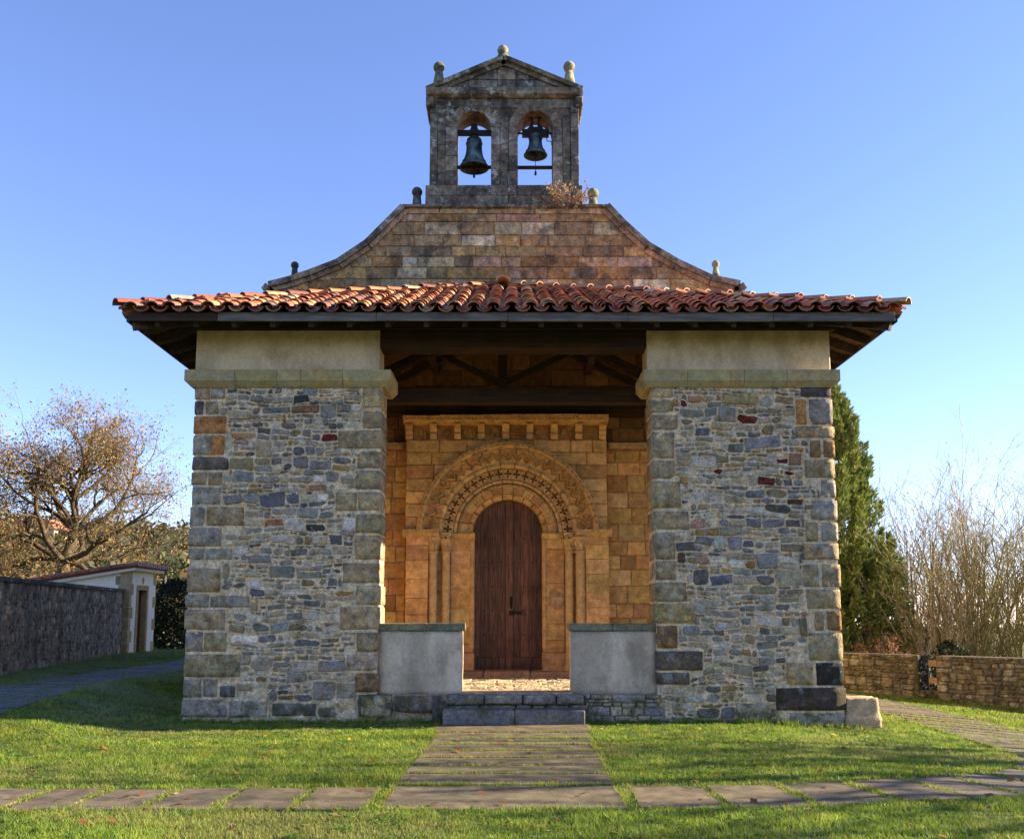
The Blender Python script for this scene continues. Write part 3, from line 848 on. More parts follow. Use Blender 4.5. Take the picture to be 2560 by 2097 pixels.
# nave behind the front
mk('nave_wall', box(-4.7, 4.45, 5.06, 21.5, -.6, 7.6), M['mortar'], church, (.38, .31, .22))
mk('nave_roof', prism([(-5.2, 7.55), (4.95, 7.55), (-.13, 9.3)], 5.13, 21.9), M['tile'], church, (.33, .12, .06))

# ------------------------------------------------------------------ bell gable
BY0, BY1 = WY, WY + .62
def B(cx, cy, y=BY0): return U(960 + cx / S1, 80 + cy / S1, y)
P_BELL = [((.165, .15, .125), 30), ((.19, .165, .13), 20), ((.13, .12, .10), 16), ((.20, .165, .13), 12), ((.25, .225, .18), 10)]
bx0, bx1 = B(405, 1000)[0], B(1722, 1000)[0]
zb0, zsill, zc0, zc1 = B(0, 1545)[1], B(0, 1357)[1], B(0, 592)[1], B(0, 522)[1]
oL = (B(643, 1000)[0], B(945, 1000)[0]); oR = (B(1182, 1000)[0], B(1490, 1000)[0])
zsp = B(0, 841)[1]
def arch_panel(x0, x1, z0, z1, cx, cz, r, y0, y1, n=12):
    """wall piece x0..x1, z0..z1 with a semicircular hole whose centre lies on z0; front, back and soffit"""
    ins, outp = [], []
    for i in range(n + 1):
        a = math.pi * i / n
        ins.append((cx + r * math.cos(a), cz + r * math.sin(a)))
        dx, dz = math.cos(a), math.sin(a)
        t = min(((x1 - cx) / dx if dx > 1e-6 else 1e9), ((x0 - cx) / dx if dx < -1e-6 else 1e9), ((z1 - cz) / dz if dz > 1e-6 else 1e9))
        outp.append((cx + dx * t, cz + dz * t))
    m = n + 1
    v = [(p[0], y0, p[1]) for p in ins] + [(p[0], y0, p[1]) for p in outp] + [(p[0], y1, p[1]) for p in ins] + [(p[0], y1, p[1]) for p in outp]
    f = []
    for i in range(n):
        f += [(i, m + i, m + i + 1, i + 1), (2 * m + i, 2 * m + i + 1, 3 * m + i + 1, 3 * m + i), (i, i + 1, 2 * m + i + 1, 2 * m + i), (m + i, 3 * m + i, 3 * m + i + 1, m + i + 1)]
    # the two upper corners
    for xx in (x1, x0):
        for i in range(n):
            a, b = outp[i], outp[i + 1]
            if (abs(a[0] - xx) < 1e-6 and abs(b[1] - z1) < 1e-6 and abs(a[1] - z1) > 1e-6) or (abs(b[0] - xx) < 1e-6 and abs(a[1] - z1) < 1e-6 and abs(b[1] - z1) > 1e-6):
                k = len(v); v += [(xx, y0, z1), (xx, y1, z1)]
                f += [(m + i, k, m + i + 1), (3 * m + i, 3 * m + i + 1, k + 1)]
    return v, f
mid = (oL[1] + oR[0]) / 2
core = [arch_panel(bx0 + .02, mid, zsp, zc0, (oL[0] + oL[1]) / 2, zsp, (oL[1] - oL[0]) / 2 + .004, BY0 + .03, BY1 - .03),
        arch_panel(mid, bx1 - .02, zsp, zc0, (oR[0] + oR[1]) / 2, zsp, (oR[1] - oR[0]) / 2 + .004, BY0 + .03, BY1 - .03)]
bg_ = mk('bell_gable', join(core), M['bell'], church, (.13, .105, .085))
bg_['label'] = 'dark lichened bell gable with two arched openings'
# base blocks
for a, b in ((365, 640), (640, 945), (945, 1165), (1165, 1490), (1490, 1755)):
    k = 1 if a in (365, 1490) else 0
    mk('base_block', bbox(B(a, 1450)[0] + .003, B(b, 1450)[0] - .003, BY0 - .04 + .012 * k, BY1 + .05, zb0 + (zsill - zb0) * .5 + .003, zsill - .002, .012, .003), M['bell'], bg_, pick(P_BELL))
for a, b in ((365, 600), (600, 810), (810, 1100), (1100, 1300), (1300, 1560), (1560, 1755)):
    mk('base_block', bbox(B(a, 1450)[0] + .003, B(b, 1450)[0] - .003, BY0 - .045, BY1 + .05, zb0 - .05, zb0 + (zsill - zb0) * .5 - .003, .012, .003), M['bell'], bg_, pick(P_BELL))
# pier blocks, in courses, with the raised strips left proud
def courses(x0, x1, z0, z1, n, y0, name='pier_block', pal=P_BELL):
    for i in range(n):
        a, b = z0 + (z1 - z0) * i / n, z0 + (z1 - z0) * (i + 1) / n
        mk(name, bbox(x0 + .002, x1 - .002, y0 - rng.uniform(0, .006), BY1 + .002, a + .002, b - .002, .008, .002), M['bell'], bg_, pick(pal))
courses(bx0, B(482, 0)[0], zsill, zc0, 6, BY0 - .012)
courses(B(482, 0)[0], B(552, 0)[0], zsill, zc0 - .42, 5, BY0 + .022)
courses(B(552, 0)[0], oL[0], zsill, zsp, 4, BY0 - .004)
courses(oL[1], B(1025, 0)[0], zsill, zsp, 4, BY0 - .004)
courses(B(1025, 0)[0], B(1100, 0)[0], zsill, zsp + .12, 4, BY0 + .022)
courses(B(1100, 0)[0], oR[0], zsill, zsp, 4, BY0 - .004)
courses(oR[1], B(1568, 0)[0], zsill, zsp, 4, BY0 - .004)
courses(B(1568, 0)[0], B(1640, 0)[0], zsill, zc0 - .42, 5, BY0 + .022)
courses(B(1640, 0)[0], bx1, zsill, zc0, 6, BY0 - .012)
def voussoir(cx, cz, r0, r1, a0, a1, y0, y1, seg=3, b=.006):
    """wedge of an arch with a bevelled front edge"""
    am = b / max(r0, .05)
    def ring(y, ra, rb, aa, ab):
        o = []
        for i in range(seg + 1):
            a = aa + (ab - aa) * i / seg
            o.append((cx + ra * math.cos(a), y, cz + ra * math.sin(a)))
        for i in range(seg, -1, -1):
            a = aa + (ab - aa) * i / seg
            o.append((cx + rb * math.cos(a), y, cz + rb * math.sin(a)))
        return o
    A0 = ring(y0, r0 + b, r1 - b, a0 + am, a1 - am); A1 = ring(y0 + b, r0, r1, a0 + am * .2, a1 - am * .2); A2 = ring(y1, r0, r1, a0 + am * .2, a1 - am * .2)
    n = len(A0); v = A0 + A1 + A2
    f = []
    for i in range(seg):
        f.append((i, i + 1, n - 2 - i, n - 1 - i)[::-1])
    for k in (0, 1):
        f += [(k * n + i, k * n + (i + 1) % n, (k + 1) * n + (i + 1) % n, (k + 1) * n + i) for i in range(n)]
    return v, f
for o in (oL, oR):
    cx, r = (o[0] + o[1]) / 2, (o[1] - o[0]) / 2
    for i in range(9):
        mk('voussoir', voussoir(cx, zsp, r, r + .19, math.pi * i / 9 + .004, math.pi * (i + 1) / 9 - .004, BY0 - .002, BY1 + .002, 2), M['bell'], bg_, vary((.19, .155, .115), .2))
for a, b, za, zb in ((B(485, 0)[0], B(880, 0)[0], zc0 - .20, zc0), (B(880, 0)[0], B(1250, 0)[0], zc0 - .20, zc0), (B(1250, 0)[0], B(1640, 0)[0], zc0 - .20, zc0)):
    mk('lintel_block', bbox(a + .002, b - .002, BY0 + .002, BY1 - .004, za, zb - .002, .006), M['bell'], bg_, pick(P_BELL))
# cornice, pediment
cxl, cxr = B(375, 520)[0], B(1752, 520)[0]
for a, b in ((375, 640), (640, 970), (970, 1400), (1400, 1752)):
    prof = [(BY0 - .04, zc0), (BY0 - .13, zc0 + .05), (BY0 - .15, zc1), (BY1 + .15, zc1), (BY1 + .13, zc0 + .05), (BY1 + .04, zc0)]
    mk('cornice_block', prism_x(prof, B(a, 520)[0] + .002, B(b, 520)[0] - .002), M['bell'], bg_, pick(P_BELL))
ax, az = B(1055, 240)
for s, xe in ((-1, cxl), (1, cxr)):                      # returns of the cornice
    mk('cornice_return', bbox(min(xe, xe - s * .16), max(xe, xe - s * .16), BY0 - .12, BY1 + .12, zc0 - .22, zc0 - .002, .02), M['bell'], bg_, (.22, .18, .12))
mk('pediment', prism([(cxl + .12, zc1 - .005), (cxr - .12, zc1 - .005), (ax, az - .10)], BY0 + .02, BY1 - .02), M['bell'], bg_, (.16, .14, .11))
P_PED = P_BELL + [((.26, .22, .16), 12)]
def tri_clip(pl):
    o = []
    for x, z in pl:
        lim = az - .13 - abs(x - ax) * (az - zc1) / ((cxr - cxl) / 2)
        o.append((x, min(z, lim)))
    if max(q[1] for q in o) - min(q[1] for q in o) < .06: return None
    if min(q[1] for q in o) < zc1 - .02: return None
    return o
zz = [zc1 + .01 + i * .24 for i in range(4)]
ashlar(bg_, lambda z: cxl + .45, lambda z: cxr - .45, zz, .4, .65, BY0 - .005, P_PED, M['bell'], 'pediment_block', skip=tri_clip)
for s, xe in ((-1, cxl), (1, cxr)):
    p0 = Vector((xe, 0, zc1 + .0)); p1 = Vector((ax, 0, az))
    d = p1 - p0; L = d.length; d.normalize(); n = Vector((-d.z, 0, d.x)); n = n if n.z > 0 else -n
    for i in range(4):
        p, q = p0 + d * (L * i / 4 + .002), p0 + d * (L * (i + 1) / 4 - .002)
        mk('raking_stone', prism([(w.x, w.z) for w in (p - n * .06, q - n * .06, q + n * .035, p + n * .035)], BY0 - .13, BY1 + .13), M['bell'], bg_, vary((.15, .13, .09), .15))
        mk('raking_stone', prism([(w.x, w.z) for w in (p - n * .15, q - n * .15, q - n * .063, p - n * .063)], BY0 - .06, BY0 + .1), M['bell'], bg_, vary((.17, .15, .11), .15))
finial(bg_, 960 + 1051 / S1, 80 + 122 / S1, 80 + 235 / S1, .125, .13, .09)
finial(bg_, 960 + 487 / S1, 80 + 270 / S1, 80 + 490 / S1, .125, .135, .085, y=WY + .25)
finial(bg_, 960 + 1635 / S1, 80 + 264 / S1, 80 + 480 / S1, .13, .13, .085, y=WY + .25)
for o, cyy in ((oL, 1195), (oR, 1197)):
    z = B(0, cyy, WY + .3)[1]
    mk('iron_bar', box(o[0] - .03, o[1] + .03, WY + .28, WY + .34, z - .03, z + .03), M['rust'], bg_)
# bells
def bell(cx_px, top, bot, rtop, rbot, label, kind):
    y = WY + .30
    x = B(cx_px, top, y)[0]; zt = B(0, top, y)[1]; zb = B(0, bot, y)[1] + .02
    H = zt - zb
    e = empty('bell', (x, y, zb), label, 'bell', 'bells in the bell gable')
    prof = [(.01, zt), (rtop * .75, zt - .005), (rtop * .97, zt - H * .06), (rtop * 1.02, zt - H * .14), (rtop * 1.04, zt - H * .40), (rtop * 1.16, zt - H * .58), (rtop + (rbot - rtop) * .42, zt - H * .75), (rtop + (rbot - rtop) * .62, zt - H * .84), (rbot * .99, zt - H * .955), (rbot, zb + H * .02), (rbot * .97, zb), (rbot * .88, zb + .012), (rtop * 1.0, zt - H * .5), (rtop * .8, zt - H * .14)]
    body = mk('bell_body', lathe(prof, x, y, 28), M['bronze'], e, smooth=True)
    for zr_, rr in ((zt - H * .80, rtop + (rbot - rtop) * .53), (zt - H * .2, rtop * 1.035)):
        pr = [(rr - .01, zr_ - .012), (rr + .012, zr_ - .008), (rr + .012, zr_ + .008), (rr - .01, zr_ + .012)]
        mk('band', lathe(pr, x, y, 28), M['bronze'], body, smooth=True)
    mk('crown', join([bar((x - .05, y, zt - .01), (x - .035, y, zt + .09), .022), bar((x + .05, y, zt - .01), (x + .035, y, zt + .09), .022), box(x - .06, x + .06, y - .04, y + .04, zt + .06, zt + .10)]), M['iron'], e)
    tip = B(0, bot + (78 if kind == 0 else 165), y)[1]
    mk('clapper', join([bar((x, y, zt - H * .3), (x, y, tip), .008, 6), lathe([(.004, tip), (.026, tip + .02), (.022, tip + .09), (.004, tip + .12)], x, y, 8), lathe([(.004, zb - .03), (.028, zb - .02), (.028, zb + .04), (.004, zb + .05)], x, y, 8)]), M['rust'], e)
    o = oL if kind == 0 else oR
    if kind == 0:
        za, zb2 = B(0, 912, y)[1], B(0, 878, y)[1]
        hs = [(o[0] - .02, za), (o[1] + .02, za), (o[1] + .02, zb2), (x + .10, zb2 + .0), (x + .07, zb2 + .05), (x + .07, B(0, 820, y)[1]), (x - .07, B(0, 820, y)[1]), (x - .07, zb2 + .05), (x - .10, zb2), (o[0] - .02, zb2)]
        mk('headstock', prism(hs, y - .06, y + .06), M['iron'], e)
        mk('top_bolt', bar((x, y, B(0, 825, y)[1]), (x, y, B(0, 765, y)[1]), .012, 6), M['iron'], e)
    else:
        z1, z2, z3 = B(0, 925, y)[1], B(0, 870, y)[1], B(0, 775, y)[1]
        ps = []
        for s in (-1, 1):
            pts = [(x + s * .045, z2 - .06), (x + s * .14, z1 - .01), (x + s * .29, z1 - .01), (x + s * .29, z2), (x + s * .18, z2 + .005), (x + s * .11, z2 + .10), (x + s * .085, z3), (x + s * .045, z3)]
            ps.append(prism(pts, y - .05, y + .05))
            ps.append(bar((x + s * .28, y, (z1 + z2) / 2), (o[1] + .02 if s > 0 else o[0] - .02, y, (z1 + z2) / 2), .022, 8))
            ps.append(box(x + s * .245 - .012, x + s * .245 + .012, y - .03, y + .03, z2, z2 + .09))
            ps.append(box(x + s * .11 - .045, x + s * .11 + .045, y - .06, y + .06, z3 - .01, z3 + .07))
        ps.append(box(x - .11, x + .11, y - .045, y + .045, z3 + .03, z3 + .10)); ps.append(box(x - .10, x + .10, y - .03, y + .03, z2 + .02, z2 + .07))
        mk('headstock', join(ps), M['iron'], e)
        mk('crank', join([bar((x + .245, y - .05, z2 + .02), (x + .245, y - .05, z1 - .13), .009, 6), bar((x + .245, y - .05, z1 - .13), (x + .345, y - .05, z1 - .14), .009, 6), bar((x + .345, y - .05, z1 - .14), (x + .345, y - .05, z1 - .22), .009, 6)]), M['iron'], e)
k = (WY + 15) / FPX / S1 * 1.03
bell(797, 938, 1215, 70 * k, 138 * k, 'larger green bronze bell hanging low from a straight beam', 0)
bell(1337, 905, 1105, 58 * k, 110 * k, 'smaller bronze bell under an iron yoke beside the ledge plant', 1)

# ------------------------------------------------------------------ portal
PY = 4.1                                   # front plane of the projecting portal
S5 = 2.943
def Q(cx, cy, y=PY): return U(940 + cx / S5, 820 + cy / S5, y)
def Q6(cx, cy, y=PY): return U(920 + cx / 2.788, 1250 + cy / 2.788, y)
acx, acz = Q(969, 1503)
P_POR = [((0.608, 0.390, 0.148), 34), ((0.576, 0.360, 0.133), 20), ((0.592, 0.379, 0.154), 16), ((0.535, 0.319, 0.123), 8), ((0.597, 0.367, 0.160), 10)]
kk = (PY + 15) / FPX / S5 * 1.008           # metres per crop pixel on the portal plane
def rad(p, y): return p * kk * (y + 15) / (PY + 15)
R_OUT = rad(662, PY)
pxl, pxr = Q(216, 1200)[0], Q(1702, 1200)[0]
zimp = Q(0, 1487)[1]; zcor = Q(0, 822)[1]
core = [arch_panel(pxl + .01, pxr - .01, acz, zcor, acx, acz, R_OUT - .03, PY + .04, 5.2, 24)]
portal = mk('portal', join(core), M['warm'], church, (.50, .295, .12))
portal['label'] = 'golden carved portal with concentric round arches'
def circ_clip(pl):
    # dense outline, points inside the arch pushed out onto it
    d = []
    n = len(pl)
    for i in range(n):
        a, b = pl[i], pl[(i + 1) % n]
        m = max(1, int(math.dist(a, b) / .06))
        d += [(a[0] + (b[0] - a[0]) * t / m, a[1] + (b[1] - a[1]) * t / m) for t in range(m)]
    rr = R_OUT - .02; o, ni = [], 0
    for x, z in d:
        q = math.hypot(x - acx, z - acz)
        if q < rr: ni += 1; k_ = rr / max(q, 1e-6); x, z = acx + (x - acx) * k_, acz + (z - acz) * k_
        o.append((x, z))
    if ni > .72 * len(d): return None
    return o
zz = [zimp, *[zimp + (zcor - zimp) * t for t in (.15, .29, .43, .57, .72, .86, 1.0)]]
ashlar(portal, lambda z: pxl, lambda z: pxr, zz, .42, .8, PY, P_POR, M['warm'], skip=circ_clip, g=.003)
# orders: (r outer, r inner, y front, y back, pieces, bevel)
def ring_of(r1, r0, y0, y1, n, name, mat, pal, b=.008, off=0, seg=3):
    for i in range(n):
        a0, a1 = math.pi * i / n + .0025, math.pi * (i + 1) / n - .0025
        mk(name, voussoir(acx, acz, r0, r1, a0, a1, y0, y1, seg, b), mat, portal, vary(pick(pal), .05))
ring_of(rad(668, PY - .06), rad(628, PY - .06), PY - .11, PY + .3, 19, 'hood_stone', M['carved'], P_POR, .02)
ring_of(rad(630, PY), rad(505, PY), PY + .05, PY + .35, 15, 'voussoir', M['carved'], P_POR)
ring_of(rad(486, PY + .2), rad(395, PY + .2), PY + .30, PY + .55, 15, 'voussoir', M['carved'], [((.30, .17, .075), 1)])  # backing coloured darker to deepen the shade in the star holes
ring_of(rad(368, PY + .3), rad(296, PY + .3), PY + .31, PY + .75, 13, 'voussoir', M['carved'], P_POR)
ring_of(rad(299, PY + .32), rad(258, PY + .42), PY + .36, PY + .8, 11, 'arch_lip', M['carved'], P_POR, .025)
def roll(r, rr, y, n, name, col):
    for i in range(n):
        v, f = [], []
        a0, a1 = math.pi * i / n + .004, math.pi * (i + 1) / n - .004
        for s in range(5):
            a = a0 + (a1 - a0) * s / 4
            for t in range(8):
                b = 2 * math.pi * t / 8
                q = r + rr * math.cos(b)
                v.append((acx + q * math.cos(a), y + rr * math.sin(b), acz + q * math.sin(a)))
        for s in range(4):
            for t in range(8): f.append((s * 8 + t, s * 8 + (t + 1) % 8, s * 8 + 8 + (t + 1) % 8, s * 8 + 8 + t))
        f += [tuple(range(8)), tuple(range(32, 40))[::-1]]
        mk(name, (v, f), M['carved'], portal, vary(col, .1), smooth=True)
roll(rad(496, PY + .1), rad(20, PY), PY + .07, 15, 'roll_moulding', (0.591, 0.395, 0.164))
roll(rad(385, PY + .24), rad(15, PY), PY + .215, 15, 'roll_moulding', (0.578, 0.382, 0.164))
def zigzag(r0, r1, n, w, y, h, name, ph=0):
    """raised chevron ridge running round the arch"""
    pts = []
    for i in range(2 * n + 1):
        a = math.pi * i / (2 * n); r = r1 if (i + ph) % 2 else r0
        pts.append((acx + r * math.cos(a), acz + r * math.sin(a)))
    for i in range(0, 2 * n, 2):
        v, f = [], []
        for p in pts[i:i + 3]:
            dx, dz = p[0] - acx, p[1] - acz; L = math.hypot(dx, dz); dx /= L; dz /= L
            v += [(p[0] - dx * w, y, p[1] - dz * w), (p[0], y - h, p[1]), (p[0] + dx * w, y, p[1] + dz * w)]
        for s in range(2):
            b = s * 3
            f += [(b, b + 1, b + 4, b + 3), (b + 1, b + 2, b + 5, b + 4)]
        f += [(0, 2, 1), (6, 7, 8)]
        mk(name, (v, f), M['carved'], portal, vary((0.591, 0.382, 0.158), .1))
zigzag(rad(556, PY), rad(600, PY), 24, .04, PY + .052, .095, 'chevron')
zigzag(rad(526, PY), rad(562, PY), 24, .03, PY + .052, .065, 'chevron')
def star_plate(a, r, half_r, half_a, y, depth, petals=4, hole=.8, rot=0.0):
    """square plate with a deep star-shaped hole, tangent to the arch"""
    n = petals * 4
    o, s = [], []
    for i in range(n):
        t = 2 * math.pi * i / n
        m = max(abs(math.cos(t)), abs(math.sin(t)))
        o.append((math.cos(t) / m * half_a, math.sin(t) / m * half_r))
        k = abs(math.cos(t * petals / 2 + rot))
        q = hole * (.22 + .78 * k ** .8)
        s.append((math.cos(t) * half_a * q, math.sin(t) * half_r * q))
    def W(p, yy):
        aa = a - p[0] / r; rr = r + p[1]
        return (acx + rr * math.cos(aa), yy, acz + rr * math.sin(aa))
    v = [W(p, y) for p in o] + [W(p, y - .006) for p in s] + [W(p, y + depth) for p in s] + [W(p, y + depth) for p in o]
    f = []
    for i in range(n):
        j = (i + 1) % n
        f += [(i, j, n + j, n + i), (n + i, n + j, 2 * n + j, 2 * n + i), (j, i, 3 * n + i, 3 * n + j)]
    return v, f
ra, rb = rad(478, PY + .2), rad(402, PY + .2)
rm = (ra + rb) / 2
for i in range(21):
    a = math.pi * (i + .5) / 21
    mk('star_ornament', star_plate(a, rm, (ra - rb) / 2, math.pi * rm / 21 / 2 * .97, PY + .195, .104, hole=.86), M['carved'], portal, vary((0.553, 0.357, 0.147), .08))
ra, rb = rad(662, PY - .06), rad(634, PY - .06)
rm = (ra + rb) / 2
hp = [star_plate(math.pi * (i + .5) / 44, rm, (ra - rb) / 2, math.pi * rm / 44 / 2 * .98, PY - .14, .03, hole=.72) for i in range(44)]
mk('cross_ornaments', join(hp), M['carved'], portal, (0.578, 0.382, 0.158), kind='stuff')
ra, rb = rad(366, PY + .3), rad(346, PY + .3); rm = (ra + rb) / 2
hp = [star_plate(math.pi * (i + .5) / 46, rm, (ra - rb) / 2, math.pi * rm / 46 / 2 * .98, PY + .285, .022, hole=.7, petals=2, rot=i) for i in range(46)]
mk('bead_ornaments', join(hp), M['carved'], portal, (0.578, 0.382, 0.164), kind='stuff')
# cornice with corbels and panels
zc_t, zc_b, zm_b = Q(0, 645, PY - .2)[1], Q(0, 698, PY - .2)[1], Q(0, 820)[1]
cw = [198, 470, 605, 790, 1000, 1310, 1490, 1712]
for i, (a, b) in enumerate(zip(cw[:-1], cw[1:])):
    up = rng.uniform(-.012, .012) + i * .004
    prof = [(PY - .06, zc_b), (PY - .20, zc_b + .06), (PY - .235, zc_t + up), (PY + .2, zc_t + up), (PY + .2, zc_b)]
    mk('cornice_block', prism_x(prof, Q(a, 670, PY - .2)[0] + .002, Q(b, 670, PY - .2)[0] - .002), M['carved'], portal, vary((0.553, 0.362, 0.152), .1))
dm = []
xa, xb = Q(215, 670, PY - .2)[0], Q(1700, 670, PY - .2)[0]
for i in range(52):
    for rw in (0, 1):
        x = xa + (xb - xa) * (i + .5 * rw + .25) / 52; z = zc_b + .075 + rw * .05
        dm.append(([(x - .028, PY - .213, z), (x, PY - .205, z - .026), (x + .028, PY - .213, z), (x, PY - .218, z + .026), (x, PY - .243, z)], [(0, 1, 4), (1, 2, 4), (2, 3, 4), (3, 0, 4)]))
mk('lattice_ornaments', join(dm), M['carved'], portal, (0.578, 0.382, 0.164), kind='stuff')
corb = [(220, 272), (400, 450), (578, 625), (752, 800), (930, 980), (1108, 1155), (1285, 1335), (1465, 1515), (1640, 1690)]
for i, (a, b) in enumerate(corb):
    x0, x1 = Q(a, 760)[0], Q(b, 760)[0]
    if i in (0, 8):
        prof = [(PY + .05, zm_b), (PY - .02, zm_b), (PY - .05, zm_b + .07), (PY - .04, zm_b + .1), (PY - .1, zm_b + .16), (PY - .09, zm_b + .19), (PY - .15, zm_b + .25), (PY - .15, zc_b - .002), (PY + .05, zc_b - .002)]
    else:
        prof = [(PY + .05, zm_b), (PY - .03, zm_b + .01), (PY - .07, zm_b + .1), (PY - .04, zm_b + .15), (PY - .10, zm_b + .20), (PY - .15, zm_b + .27), (PY - .16, zc_b - .002), (PY + .05, zc_b - .002)]
    mk('corbel', prism_x(prof, x0, x1), M['carved'], portal, vary((0.578, 0.390, 0.164), .12))
for i in range(8):
    x0, x1 = Q(corb[i][1], 760)[0] + .004, Q(corb[i + 1][0], 760)[0] - .004
    xm, zm = (x0 + x1) / 2, (zm_b + zc_b) / 2 - .01
    w, hh = (x1 - x0) / 2 - .02, (zc_b - zm_b) / 2 - .03
    parts = [box(x0, x1, PY + .10, PY + .2, zm_b, zc_b - .004)]
    def petal(ang, l, wd, y0=PY + .10, hh_=.035):
        c, s = math.cos(ang), math.sin(ang)
        f_ = lambda u, v_: (xm + u * c - v_ * s, zm + u * s + v_ * c)
        P_ = [f_(l * .18, 0), f_(l * .62, -wd), f_(l, 0), f_(l * .62, wd)]
        v = [(p[0], y0, p[1]) for p in P_] + [(f_(l * .6, 0)[0], y0 - hh_, f_(l * .6, 0)[1])]
        return v, [(0, 1, 4), (1, 2, 4), (2, 3, 4), (3, 0, 4)]
    if i == 1: parts += [petal(math.pi * 2 * q / 9, hh * 1.02, hh * .2, hh_=.07) for q in range(9)]
    elif i == 4:
        for rw in range(4):
            z = zm - hh + rw * hh * .52
            for q in range(5):
                x = xm - w + w * 2 * (q + .5) / 5
                parts.append(([(x - w * .22, PY + .10, z), (x + w * .22, PY + .10, z), (x + w * .2, PY + .10, z + hh * .3), (x - w * .2, PY + .10, z + hh * .3), (x, PY + .03, z + hh * .12)], [(0, 1, 4), (1, 2, 4), (2, 3, 4), (3, 0, 4)]))
    elif i == 7:
        pr = None
        for q in range(26):
            a = q * .52; r_ = hh * (1 - q / 30)
            p = (xm + r_ * math.cos(a), PY + .09, zm + r_ * math.sin(a))
            if pr: parts.append(bar(pr, p, .014, 5))
            pr = p
    else:
        for q in range(7):                               # worn figures in relief
            x = xm + rng.uniform(-.75, .75) * w; z = zm + rng.uniform(-.7, .6) * hh; r_ = rng.uniform(.03, .06)
            v, f = lathe([(.001, z - r_ * 1.5), (r_ * .8, z - r_), (r_, z), (r_ * .7, z + r_), (.001, z + r_ * 1.4)], x, PY + .095, 7)
            parts.append((v, f))
    mk('carved_panel', join(parts), M['carved'], portal, vary((0.477, 0.299, 0.123), .12))

# jambs, imposts, columns
DY = PY + .62                                           # door plane
zfl = .54
steps_l = [(216, 415, PY, 'jamb_block'), (415, 505, PY + .26, 'jamb_back'), (505, 574, PY + .36, 'jamb_back')]
def jamb(s, ax0, ax1, y, name, n, ztop_=None):
    x0, x1 = sorted((ax0, ax1)); zt = ztop_ or zimp
    z = zfl - .1
    hts = [rng.uniform(.27, .42) for _ in range(n)]; tot = sum(hts); hts = [q * (zt - z) / tot for q in hts]
    for q in hts:
        mk(name, bbox(x0 + .002, x1 - .002, y - rng.uniform(0, .005), 5.2, z + .002, z + q - .002, .006, .002), M['warm'], portal, pick(P_POR)); z += q
JL = [Q6(a, 700, y)[0] for a, y in ((258, PY), (415, PY), (505, PY + .2), (572, PY + .3))]
JR = [Q6(a, 700, y)[0] for a, y in ((1683, PY), (1522, PY), (1437, PY + .2), (1372, PY + .3))]
dl, dr = Q6(733, 700, PY + .42)[0], Q6(1222, 700, PY + .42)[0]
for s, J, d_ in ((-1, JL, dl), (1, JR, dr)):
    jamb(s, J[0], J[1], PY, 'jamb_block', 9)
    jamb(s, J[1], J[2], PY + .44, 'jamb_block', 7)
    jamb(s, J[2], J[3], PY + .52, 'jamb_block', 7)
    jamb(s, J[3], d_, PY + .36, 'jamb_block', 8)
    # half-round edge of the doorway
    z0, z1 = zfl + .42, zimp - .02
    mk('jamb_edge', lathe([(.05, z0), (.05, z1)], d_ + s * .02, PY + .37, 10), M['carved'], portal, (0.578, 0.368, 0.152), smooth=True)
    x0, x1 = sorted((J[3] + s * .02, d_ - s * .03))
    mk('jamb_plinth', bbox(x0, x1, PY + .28, 4.9, zfl - .05, zfl + .34, .012, .004), M['warm'], portal, (0.503, 0.292, 0.135))
    mk('jamb_plinth', bbox(x0 + .015, x1 - .015, PY + .30, 4.9, zfl + .343, zfl + .42, .025), M['warm'], portal, (0.553, 0.331, 0.147))
    # imposts
    zi0, zi1 = zimp - .125, zimp
    def imp(a, b, y, z0_, z1_):
        a, b = sorted((a, b))
        prof = [(y + .01, z0_), (y - .07, z0_ + .06), (y - .085, z1_), (5.0, z1_), (5.0, z0_)]
        mk('impost', prism_x(prof, a, b), M['carved'], portal, vary((0.591, 0.395, 0.170), .06))
    imp(J[0] + s * .06, J[2] + s * .02, PY - .01, zi0, zi1 + .01)
    imp(J[2] + s * .015, J[3] - s * .015, PY + .17, zi0 - .035, zi1 - .035)
    imp(J[3] - s * .02, d_ - s * .03, PY + .28, zi0 - .03, zi1 - .045)
    hp = []
    for q in range(9):
        a = J[0] + (J[2] - J[0]) * (q + .5) / 9
        hp.append(([(a - .03, PY - .092, zi0 + .085), (a, PY - .085, zi0 + .058), (a + .03, PY - .092, zi0 + .085), (a, PY - .096, zi0 + .112), (a, PY - .115, zi0 + .085)], [(0, 1, 4), (1, 2, 4), (2, 3, 4), (3, 0, 4)]))
    mk('impost_ornaments', join(hp), M['carved'], portal, (0.578, 0.382, 0.164), kind='stuff')
